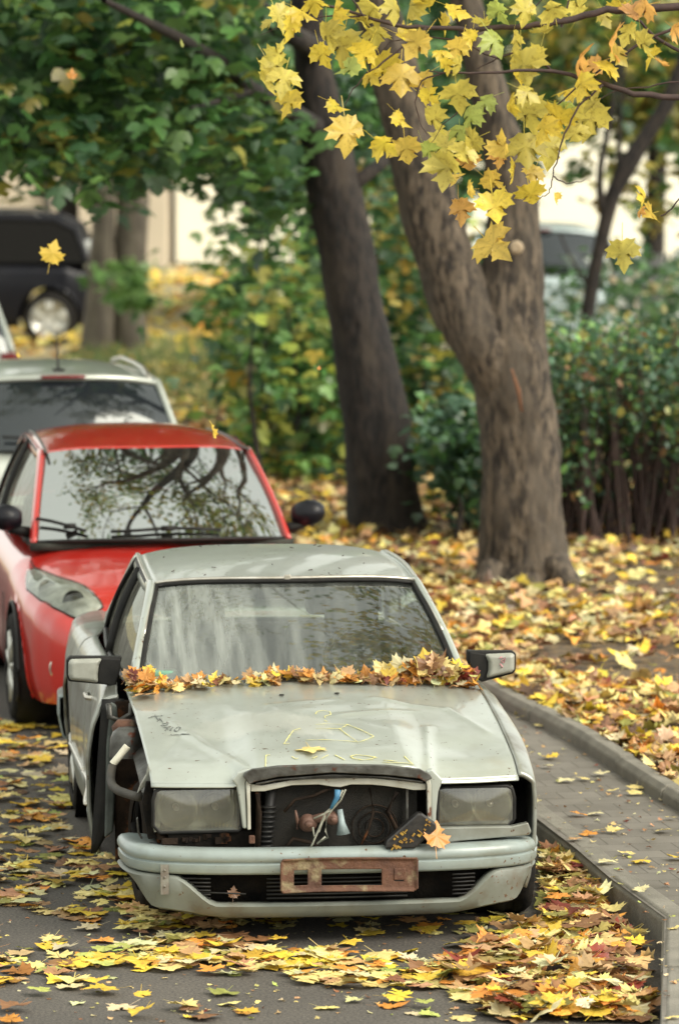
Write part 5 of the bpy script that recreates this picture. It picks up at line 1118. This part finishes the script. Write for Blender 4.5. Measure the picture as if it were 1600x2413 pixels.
for sgn in (-1, 1):
    q = cab(sgn, 0); B().add([(x, y, z) for x, y, z in q], [tuple(range(n))]).obj('side_window', M['glass_black'], sv, False)
    b = B(); b.tube(q, .045, 8, .7, False, (0, 1, 0)); b.obj('window_surround', M['navy'], sv)
    for xb, m_ in ((-.55, 'trim'), (.72, 'greymetal'), (1.02, 'paleplast')):
        b = B(); z1 = 1.50; b.tube([(xb, sgn * .85, .99), (xb - .05, sgn * (.84 - .18), z1)], .035 if m_ != 'navy' else .17, 6, .22, True, (0, 1, 0)); b.obj('window_pillar', M[m_], sv)
    r_ = B(); r_.tube([(1.75, sgn * .60, 1.52), (1.6, sgn * .60, 1.60), (-.2, sgn * .60, 1.62), (-.4, sgn * .60, 1.54)], .02, 6); r_.obj('roof_rail', M['greymetal'], sv)
    for xw in (-1.35, 1.80):
        w_ = wheel(sv, 0, 0, .325, .22, sgn, 5, rr=.72, double=True); w_.location = (xw + .0, sgn * .80, .325); w_.rotation_euler = (0, 0, math.pi / 2)
b = B(); b.box((2.27, -.66, 1.10), (.10, .22, .34)); b.obj('tail_light', M['paleplast'], sv, bevel=.03)
b = B(); b.box((2.27, .66, 1.10), (.10, .22, .34)); b.obj('tail_light', M['paleplast'], sv, bevel=.03)
# pale blue car behind the hedge
t = rear_car('pale_blue_car', 'pale bluish car half hidden behind the hedge right of the forked trunk', float(Dy(1330, 640, 56)[0]) - .45, 56., -6, False, False)
pb_ = mat('pale_blue_paint', (.42, .50, .50), (.38, .46, .46), 3, .3, .2, 0, 10, .8)
for c in t.children_recursive:
    if c.data.materials[0] == M['silver']: c.data = c.data.copy(); c.data.materials[0] = pb_

# ---------------------------------------------------------------- yellow maple branches hanging in from the right
YF = 20.4
ty = empty('yellow_maple_tree', (3.6, 21.0, .16)); tag(ty, 'yellow leaved maple whose thin branches hang into the view at the top right', 'tree')
oy = np.array([3.6, 21.0, .16])
b = B(); trunk_mesh(b, [(0, 0, -.1), (.03, 0, 1.2), (-.05, .02, 2.6), (.0, 0, 4.2), (.1, .05, 6.0), (.15, .1, 8.)], [.17, .13, .11, .10, .08, .05], 18); b.obj('trunk', M['bark'], ty)
Z2 = lambda x, y: (600 + x / 1.568, y / 1.568)
def zp(x, y, dy=0.): a, c = Z2(x, y); return Wy(a, c, YF + dy) - oy
BR = [([(3300, 200), (2500, 60), (1900, 20), (1400, 35), (1300, 35), (1180, 70), (1080, 95), (960, 100), (800, 110), (640, 105), (520, 90), (400, 60), (250, 15), (120, -15), (0, -40)], .020, .003, .1),
      ([(3300, 500), (2500, 420), (1900, 400), (1568, 365), (1400, 345), (1290, 310), (1200, 290), (1100, 265), (960, 262), (800, 266), (700, 270), (640, 262)], .018, .002, -.1),
      ([(1900, 100), (1568, 190), (1480, 140), (1420, 85), (1360, 30)], .010, .004, .2),
      ([(1568, 95), (1440, 150), (1300, 240), (1200, 310), (1100, 400), (1050, 470)], .007, .002, 0),
      ([(1290, 310), (1220, 370), (1170, 440), (1135, 520), (1110, 600), (1100, 670), (1085, 715), (1050, 735)], .005, .0018, -.2),
      ([(1104, 655), (1150, 675), (1200, 672), (1225, 660)], .003, .001, -.2),
      ([(640, 105), (560, 170), (470, 230), (400, 290), (350, 350), (335, 400)], .006, .0015, 0),
      ([(1100, 265), (1040, 205), (980, 190), (900, 215), (820, 255)], .006, .002, 0),
      ([(700, 270), (610, 300), (590, 380), (610, 450), (640, 500)], .004, .0015, 0),
      ([(520, 90), (400, 60), (250, 62), (120, 85), (20, 130)], .005, .001, .1),
      ([(1130, 100), (1150, 40), (1165, -30)], .006, .003, .1), ([(960, 100), (1010, 50), (1080, -20)], .004, .002, .3),
      ([(1568, 300), (1450, 320), (1340, 335), (1240, 375)], .004, .0015, .2), ([(400, 60), (380, 20), (340, -30)], .005, .002, 0),
      ([(1500, 800), (1540, 770), (1600, 700), (1750, 520), (1900, 400)], .003, .004, 0), ([(760, 400), (700, 460), (640, 540)], .003, .001, 0), ([(900, 215), (760, 150), (620, 130), (500, 150), (430, 230)], .004, .001, .2)]
b = B()
for pts, r0, r1, dy in BR:
    P_ = [zp(x, y, dy) for x, y in pts]; Q = []
    for i in range(len(P_) - 1):
        for k in range(3): Q.append(lerp(P_[i], P_[i + 1], k / 3) + rng.normal(0, .003, 3))
    Q.append(P_[-1]); b.tube(Q, list(np.linspace(r0, r1, len(Q))), 7, cap=False)
b.tube([np.array([0, 0, 3.6]), zp(3300, 200, .1)], [.05, .02], 8); b.tube([np.array([0, 0, 2.9]), zp(3300, 500, -.1)], [.045, .018], 8)
bry = b.obj('branch', M['twig'], ty)
# x, y, size (px of that enlargement), turn of the tip from straight down (deg), how far the blade is turned away, shade
LV = [(90, 60, 120, 20, .5, 1), (130, 100, 110, -10, .4, 0), (60, 80, 90, 30, .7, 1), (60, 250, 120, 30, .3, 1), (110, 290, 130, -10, .2, 1), (40, 300, 110, 20, .5, 1), (125, 375, 125, -15, .2, 0), (90, 200, 100, 150, .4, 1), (180, 40, 110, 60, .6, 0),
      (265, 130, 130, 10, .3, 1), (320, 170, 160, -5, .25, 1), (250, 200, 110, 25, .3, 0), (400, 200, 130, -30, .4, 0), (350, 250, 100, -60, .5, 2), (300, 390, 90, 60, .5, 0), (345, 490, 160, 5, .15, 3), (290, 40, 120, 170, .6, 0), (400, 80, 120, 140, .7, 1), (450, 120, 110, 0, .4, 1),
      (480, 250, 140, 30, .3, 0), (540, 280, 150, 0, .3, 3), (600, 160, 130, -40, .4, 3), (560, 150, 120, 60, .6, 0), (620, 290, 100, -50, .5, 3), (570, 20, 130, 170, .5, 1), (640, 10, 100, 200, .5, 0), (700, 90, 90, -90, .7, 0), (480, 530, 110, 60, .4, 0), (560, 550, 130, 10, .2, 3), (540, 440, 90, 40, .6, 0), (430, 280, 90, 40, .6, 0),
      (750, 180, 110, -20, .3, 3), (690, 190, 80, 80, .6, 0), (705, 240, 70, 20, .5, 0), (760, 240, 80, -20, .6, 1), (750, 350, 140, 10, .2, 1), (640, 360, 100, 60, .4, 0), (660, 440, 130, 20, .4, 1), (850, 370, 90, -60, .3, 2), (790, 430, 110, -30, .4, 2), (760, 480, 100, 10, .5, 2), (700, 540, 150, 5, .2, 1), (770, 560, 120, -20, .4, 1), (710, 620, 150, 0, .2, 1), (800, 520, 100, -60, .4, 1),
      (790, 600, 100, 10, .4, 4), (735, 660, 90, 20, .5, 3), (790, 700, 70, -80, .6, 3), (640, 560, 100, 30, .6, 2), (760, 775, 110, 10, .3, 4), (880, 670, 110, 60, .4, 3), (885, 765, 140, 10, .3, 0), (880, 905, 170, 50, .35, 3), (915, 540, 110, 170, .3, 3), (910, 580, 80, 0, .4, 4), (960, 630, 100, 90, .8, 0), (1030, 640, 90, -20, .4, 3), (1020, 720, 120, 15, .3, 0), (1108, 730, 50, 0, .5, 3),
      (940, 390, 90, -80, .7, 0), (990, 240, 150, 10, .25, 1), (960, 280, 110, 20, .5, 0), (1040, 210, 110, -20, .5, 1), (1010, 340, 100, 60, .4, 1), (1010, 420, 160, 10, .25, 1), (1000, 540, 160, 5, .3, 1), (1060, 470, 130, -20, .4, 0), (1090, 540, 160, 5, .2, 1), (1120, 440, 130, -30, .4, 0), (1150, 330, 110, -80, .6, 0), (1200, 310, 120, -10, .5, 0), (1140, 380, 100, 80, .6, 2), (1240, 440, 160, -15, .25, 1), (1250, 380, 100, 60, .6, 1), (1180, 490, 110, 20, .4, 1),
      (1000, 40, 110, 0, .3, 1), (900, 40, 110, 30, .4, 2), (850, 90, 90, 10, .6, 1), (890, 150, 120, 30, .4, 2), (960, 150, 100, 0, .6, 1), (1310, 160, 140, -85, .72, 4), (1190, 225, 150, 75, .75, 4), (1250, 245, 100, -60, .5, 4), (1400, 50, 110, 10, .4, 5), (1440, 20, 130, -70, .7, 4), (1340, 30, 100, 100, .6, 0), (1430, 160, 120, 20, .5, 1), (1470, 210, 100, -40, .6, 0), (1550, 105, 90, 60, .6, 4),
      (1300, 250, 110, -30, .6, 0), (1340, 200, 100, 30, .5, 1), (1380, 120, 110, -30, .6, 1), (1500, 235, 60, -30, .7, 4), (1440, 730, 90, -85, .78, 0), (1460, 790, 90, -60, .6, 3), (1425, 780, 50, 60, .7, 4), (1360, 935, 130, 5, .15, 1), (1100, 30, 120, 200, .5, 1), (1200, 30, 120, 160, .6, 1), (740, 40, 110, 60, .6, 0), (800, 140, 80, -10, .5, 0), (520, 30, 110, 10, .5, 1), (440, 30, 130, 30, .4, 1), (220, 10, 100, 10, .5, 0), (1290, 60, 90, 20, .5, 1), (1060, 120, 90, 10, .7, 1)]
TH = [leaf_template(*p) for p in [(.30, -.38, .2), (-.35, .45, .5), (.5, .25, -.6), (.15, .6, .35), (-.5, -.35, .7), (.65, -.1, -.3), (-.2, .15, -.9)]]
n = len(LV); P_ = []; Rm = []; S = []; Cl = []
SH = [(.80, .62, .08), (.68, .58, .12), (.42, .50, .12), (.82, .60, .12), (.78, .44, .12), (.70, .38, .14)]
random.seed(9)
for (x, y, s, tr, aw, c) in LV:
    P_.append(zp(x, y, random.uniform(-.25, .25))); S.append(s / 1.568 / (F / YF) * 1.0 / 1.25 * 1.12)
    # blade hangs tip down, turned about the vertical and the sight line
    M0 = Matrix(((1, 0, 0), (0, 0, 1), (0, -1, 0)))       # template x,y,z -> right, away, down
    T = Matrix.Rotation(R_(-tr), 3, 'Y') @ Matrix.Rotation(random.choice((-1, 1)) * (aw * 1.5 + random.uniform(0, .35)), 3, random.choice('ZXZ') if aw < .7 else 'X') @ M0
    Rm.append(np.array(T)); q = np.array(SH[c]); Cl.append(q * random.uniform(.85, 1.1))
leaf_mass('foliage', P_, np.array(Rm), np.array(S), np.array(Cl), TH, 'leaf_yellow', bry)
# more of the same crown above and to the right, out of the frame
P2 = []
for k in range(330): P2.append(np.array([random.triangular(.2, 5.2, 3.2), random.uniform(19.6, 27), random.uniform(5.1, 8.5)]) - oy)
P2 = crown_points(P2, 8, .22)
b = B()
for k in range(16): a_ = 2 * math.pi * k / 16; b.tube([(.05, 0, 4.0 + .12 * k), (math.cos(a_) * 1.2, math.sin(a_) * .9, 4.8 + .1 * k), (math.cos(a_) * 3.0, math.sin(a_) * 2.0, 5.4 + .1 * k)], [.05, .03, .01], 6)
b.obj('branch', M['twig'], ty)
foliage('crown', P2, (.11, .16), [(.62, .48, .08), (.55, .48, .12), (.35, .42, .1)], [4, 3, 2], TLOW, 'leaf_yellow', ty, .6, .5)

# ---------------------------------------------------------------- fallen leaves
HERO = {}
def leaf_mesh(c, k):
    key = (c, k)
    if key in HERO: return HERO[key]
    v, f = (TPL[k] if k < 7 else TFLAT[k - 7]); me = bpy.data.meshes.new('fallen_leaf'); me.from_pydata([tuple(p) for p in v], [], f); me.update()
    a = me.color_attributes.new('col', 'FLOAT_COLOR', 'POINT'); cc = np.array(c) * rng.uniform(.85, 1.15); A_ = np.ones((len(v), 4)); A_[:, :3] = cc * rng.uniform(.85, 1.12, (len(v), 1)); A_[0, :3] = cc * .9
    a.data.foreach_set('color', A_.ravel()); me.materials.append(M['leaf_dry']); HERO[key] = me; return me
CN = {YEL: 'bright yellow', PALE: 'pale yellow', ORA: 'orange', BRO: 'brown', OLI: 'olive green', CRE: 'cream coloured', DRD: 'dark red', TAN: 'tan', LIM: 'lime green'}
count = [0]
def put_leaf(p, s, c, tilt, where, group, yaw=None, cat='leaf'):
    o = bpy.data.objects.new('fallen_leaf', leaf_mesh(c, random.randrange(7) if tilt >= .3 else 7 + random.randrange(6))); C.collection.objects.link(o); o.location = tuple(p)
    o.rotation_euler = (random.gauss(0, tilt), random.gauss(0, tilt), random.uniform(0, 6.28) if yaw is None else yaw); o.scale = (s, s, s * random.uniform(.7, 1.3))
    yw = o.rotation_euler[2] % 6.2832; tip = 'away' if yw < .785 or yw > 5.5 else 'left' if yw < 2.36 else 'near' if yw < 3.93 else 'right'
    tag(o, '%s%s maple leaf%s, %s' % ('' if s < 0 else 'small ' if s < .068 else 'large ' if s > .098 else 'middling ', CN[c], ', tip ' + tip if s > 0 and len(where.split()) < 10 and group else '', where), cat, group); count[0] += 1; return o
def pick(names, wts): return random.choices(names, wts)[0]
random.seed(21)
# on the sedan's cowl, shallow to the left, heaped at the right
for k in range(104):
    if k < 14: lx = random.uniform(-.80, -.70); h = random.uniform(0, .075)
    elif k < 46: lx = random.uniform(-.72, .25); h = random.uniform(0, .03)
    else: lx = random.triangular(.15, .80, .70); h = random.uniform(0, .015 + .085 * sst((lx - .2) / .45))
    ly = random.uniform(1.37, 1.47) + .03 * random.random(); z = hoodz(max(-.78, min(.78, lx)), 1.42) + .022 + h
    c = pick([ORA, TAN, YEL, PALE, BRO, DRD, CRE], [4, 4.5, 3, 3, 1.6, .7, 1.6]); s = random.uniform(.045, .072) if k < 46 else random.uniform(.065, .105)
    w_ = 'in the thin row along the windshield foot' if 14 <= k < 46 else ('in the clump at the left windshield corner' if k < 14 else 'in the heap at the right windshield corner')
    o = put_leaf(sedan_pt if False else MC.out((lx, ly, z)), s, c, .35, w_, 'leaves piled on the cowl of the sedan')
    o.rotation_euler[0] = random.uniform(.1, .8) if 14 <= k < 46 and k % 4 else random.uniform(.35, 1.3); o.rotation_euler[2] = MC.a + random.gauss(0, .7)
put_leaf(MC.out((-.735, 1.28, hoodz(-.735, 1.30) + .02)), .10, TAN, .15, 'lying flat on the left rear corner of the bonnet', None)
def heap(n, xa, xb, h0, h1):
    P = []
    for k in range(n):
        lx = random.uniform(xa, xb); t = (lx - xa) / (xb - xa); P.append(MC.out((lx, random.uniform(1.35, 1.49), hoodz(max(-.78, min(.78, lx)), 1.42) + .008 + random.uniform(0, lerp([h0], [h1], sst(t))[0]))))
    return P
HP = np.array(heap(26, -.80, -.70, .05, .04) + heap(34, -.70, -.42, .02, .010) + heap(16, -.40, -.22, .008, .012) + heap(60, -.22, .30, .014, .022) + heap(110, .15, .80, .012, .075))
hpn = len(HP); hpo = leaf_mass('leaf_heap', HP, rot_mats(hpn, .6), rng.uniform(.035, .075, hpn), pal(hpn, [ORA, TAN, YEL, PALE, BRO, DRD, CRE], [4, 4.5, 2.5, 3, 2.2, .8, 1.6], .2), TPL, 'leaf_dry'); tag(hpo, 'crumpled orange and tan leaves packed along the windshield foot of the sedan', 'leaf litter', kind='stuff')
q = on_hood(732, 1770); put_leaf(MC.out(q + (0, 0, .010)), .12, PALE, .05, 'lying on the bonnet below the chalk drawing', None)
q = mp(1030, 1985, .02); o = put_leaf(MC.out(q + (-.005, 0, .028)), .115, ORA, .2, 'standing on the bumper beside the broken fuse box', None); o.rotation_euler = (1.1, .3, .4)
q = np.array([-.45, .10, .225]); o = put_leaf(MC.out(q), .05, BRO, .2, 'caught in the left opening of the front bumper', None); o.rotation_euler = (1.3, .2, .3)
# pavement
pav = [(1150, 1610), (1250, 1680), (1568, 1870), (1568, 2365), (1530, 2365), (1510, 2130), (1250, 1880)]
pts = [(1258, 1655), (1330, 1712), (1310, 1705), (1345, 1718), (1272, 1752), (1348, 1802), (1306, 1806), (1415, 1830), (1335, 1884), (1382, 1922), (1230, 1858), (1460, 1795), (1448, 1974), (1400, 1995), (1478, 1992), (1548, 1892), (1530, 1922), (1562, 1985), (1130, 1592), (1170, 1625), (1200, 1660), (1480, 2060), (1555, 2150)]
xs, ys = sample_poly(pav, 12); pts += list(zip(xs, ys))
for x, y in pts:
    p = Dz(x, y, .13); c = pick([PALE, YEL, CRE, TAN, ORA], [4, 3, 2, 1.2, 1]); put_leaf(p + (0, 0, .012), random.uniform(.045, .09), c, .12, 'lying on the grey pavement slabs', 'leaves scattered on the pavement')
# road, nearest ones as single leaves, the carpet as one
gut = [(1262, 1990), (1275, 1985), (1310, 2010), (1390, 2085), (1470, 2185), (1500, 2362), (1160, 2362), (1060, 2300), (985, 2255), (1130, 2190), (1262, 2140), (1262, 2060)]
band = [(230, 2205), (400, 2168), (620, 2175), (860, 2215), (1120, 2215), (1120, 2290), (800, 2285), (560, 2255), (250, 2238)]
lft_ = [(-60, 1700), (150, 1730), (160, 1900), (285, 1990), (300, 2085), (440, 2135), (340, 2165), (100, 2110), (-60, 2090)]
nearp = [(-60, 2080), (300, 2120), (1000, 2200), (1160, 2240), (1500, 2362), (1500, 2364), (-60, 2364)]
W3 = [YEL, PALE, ORA, CRE, LIM, BRO, TAN, OLI]; WT = [4.5, 5, 1.6, 2.6, 1.2, 1.2, 2, .8]
hero = []
for poly, n_, sc, wh in ((gut, 64, 1.1, 'in the drift against the kerb beside the sedan'), (band, 44, 1, 'in the band across the asphalt before the sedan'), (lft_, 30, 1, 'in the patch left of the sedan bumper'), (nearp, 34, .95, 'lying apart on the bare asphalt in front')):
    xs, ys = sample_poly(poly, n_)
    for x, y in zip(xs, ys):
        c = pick(W3, WT); put_leaf(Dz(x, y, 0) + (0, 0, random.uniform(.02, .05 if poly is gut else .03)), random.uniform(.075, .145) * sc, c, random.choice((.30, .15)) if poly is gut else .10, wh, 'single leaves on the asphalt')
# leaves in the air or hanging on threads
def air(x, y, Y, s, c, rot, lab):
    o = put_leaf(Dy(x, y, Y), s, c, 0, 'x', None); o['label'] = lab; o.rotation_euler = rot
air(122, 585, 27., .12, YEL, (1.5, .3, .2), 'bright yellow maple leaf falling in front of the black car in the background')
air(490, 995, 24., .085, YEL, (1.3, .2, 1.35), 'narrow yellow leaf falling edge on over the roof of the red hatchback')
air(167, 172, 27.5, .055, ORA, (1.4, .1, .4), 'orange leaf hanging before the dark green crown at the upper left')
air(420, 100, 26.5, .045, LIM, (1.3, .3, 1.2), 'small lime leaf dangling by the dark limb at the upper left')
air(42, 820, 27.5, .030, YEL, (1.2, .3, .9), 'tiny yellow leaf over the roof of the silver estate')
air(737, 850, 25., .020, ORA, (1.4, .2, .4), 'tiny orange leaf falling before the dark leaning trunk')
# the carpets
def carpet(name, label, P, S, names, wts, tilt=.28, tp=None):
    n = len(P); o = leaf_mass(name, P, rot_mats(n, tilt), rng.uniform(S[0], S[1], n), pal(n, names, wts, .2), tp or TPL, 'leaf_dry')
    return tag(o, label, 'leaf litter', kind='stuff')
def on_px(poly, n, z, h): x, y = sample_poly(poly, n); P = np.array([Dz(a, c, z) for a, c in zip(x, y)]); P[:, 2] += rng.uniform(.003, h, n); return P
P = np.concatenate([on_px(gut, 470, 0, .08), on_px([(1262, 1980), (1290, 1975), (1335, 2010), (1390, 2100), (1262, 2110)], 130, 0, .09), on_px([(1080, 2165), (1262, 2140), (1460, 2170), (1400, 2240), (1060, 2190)], 90, 0, .04)])
carpet('leaf_drift', 'deep drift of yellow, orange and brown leaves in the gutter beside the sedan', P, (.06, .145), [YEL, PALE, ORA, BRO, TAN, CRE, OLI, DRD], [2.4, 3, 2.6, 4.4, 3.6, 1.3, 2.2, .6], .26, TFLAT + TPL[:4])
P = np.concatenate([on_px(band, 170, 0, .03), on_px(lft_, 230, 0, .035), on_px([(-60, 1640), (150, 1690), (170, 1760), (-60, 1760)], 60, 0, .02), on_px([(250, 2060), (500, 2110), (560, 2150), (330, 2150)], 90, 0, .05), on_px(nearp, 60, 0, .015), on_px([(-60, 2170), (280, 2180), (220, 2300), (-60, 2290)], 40, 0, .02), on_px([(480, 2120), (1200, 2100), (1100, 2160), (600, 2160)], 40, 0, .01)])
carpet('leaf_litter', 'thin litter of yellow and brown leaves over the asphalt', P, (.055, .135), W3, WT, .13, TFLAT)
# crumbs
P = np.concatenate([on_px([(-60, 1660), (1500, 2160), (1500, 2364), (-60, 2364)], 700, 0, .006), on_px(pav, 160, .13, .006)])
carpet('leaf_crumbs', 'small leaf crumbs and twigs scattered on asphalt and pavement', P, (.008, .028), [PALE, TAN, BRO, CRE, LIM, DRD], [3, 2, 2, 2, 1, .5], .3)
n = 17500; Y = 24.2 + 30 * rng.uniform(0, 1, n) ** 1.35; X = np.array([inner_x(y) for y in Y]) + .02 + rng.uniform(0, 1, n) ** 1.1 * (800 / (F / Y) + 2.0 - np.array([inner_x(y) for y in Y]))
P = np.stack([X, Y, .165 + rng.uniform(.004, .05, n)], 1)
bare = np.zeros(n, bool)
for (x, y, rx, ry) in ((1480, 1525, .75, .85), (1330, 1495, .25, .35), (1560, 1560, .5, .5), (1520, 1690, .35, .3), (1510, 1340, .5, 1.)):
    c_ = Dz(x, y, .17); bare |= (((P[:, 0] - c_[0]) / rx) ** 2 + ((P[:, 1] - c_[1]) / ry) ** 2 < rng.uniform(.4, 1.3, n))
P = P[~bare | (rng.uniform(0, 1, n) < .12)]
carpet('leaf_carpet', 'thick carpet of yellow, orange and brown leaves on the verge under the trees', P, (.045, .14), [YEL, PALE, ORA, TAN, BRO, CRE, OLI, DRD, (.10, .055, .03)], [3.4, 5.4, 1.8, 4.6, 3.4, 3.4, 1.6, .5, 1.9], .40)
n = 2600; Y = rng.uniform(50, 78, n); X = rng.uniform(-7, 1, n); P = np.stack([X, Y, np.full(n, .03)], 1); P[Y < 60, 2] = .18
carpet('far_leaves', 'sparse yellow leaves on the far ground beyond the silver estate', P, (.10, .2), [YEL, ORA, PALE], [3, 1, 2], .3)
# grass tufts on the bank
n = 5200; x = rng.uniform(-3, .8, n); y = rng.uniform(49, 59.5, n)
G = np.array([(-.06, 0, 0), (.06, 0, 0), (.02, .1, 1.), (-.3, .02, .02), (-.22, .02, .0), (-.45, 0, .8)])
g = leaf_mass('grass', np.stack([x, y, np.full(n, .16)], 1), rot_mats(n, .12), rng.uniform(.08, .2, n), pal(n, [(.12, .20, .05), (.20, .24, .08), (.30, .28, .12)], [3, 3, 1]), [(G, [(0, 1, 2), (3, 4, 5)])], 'leaf'); tag(g, 'short pale green grass on the bank beyond the parked cars', 'grass', kind='stuff')
print('single leaves', count[0])
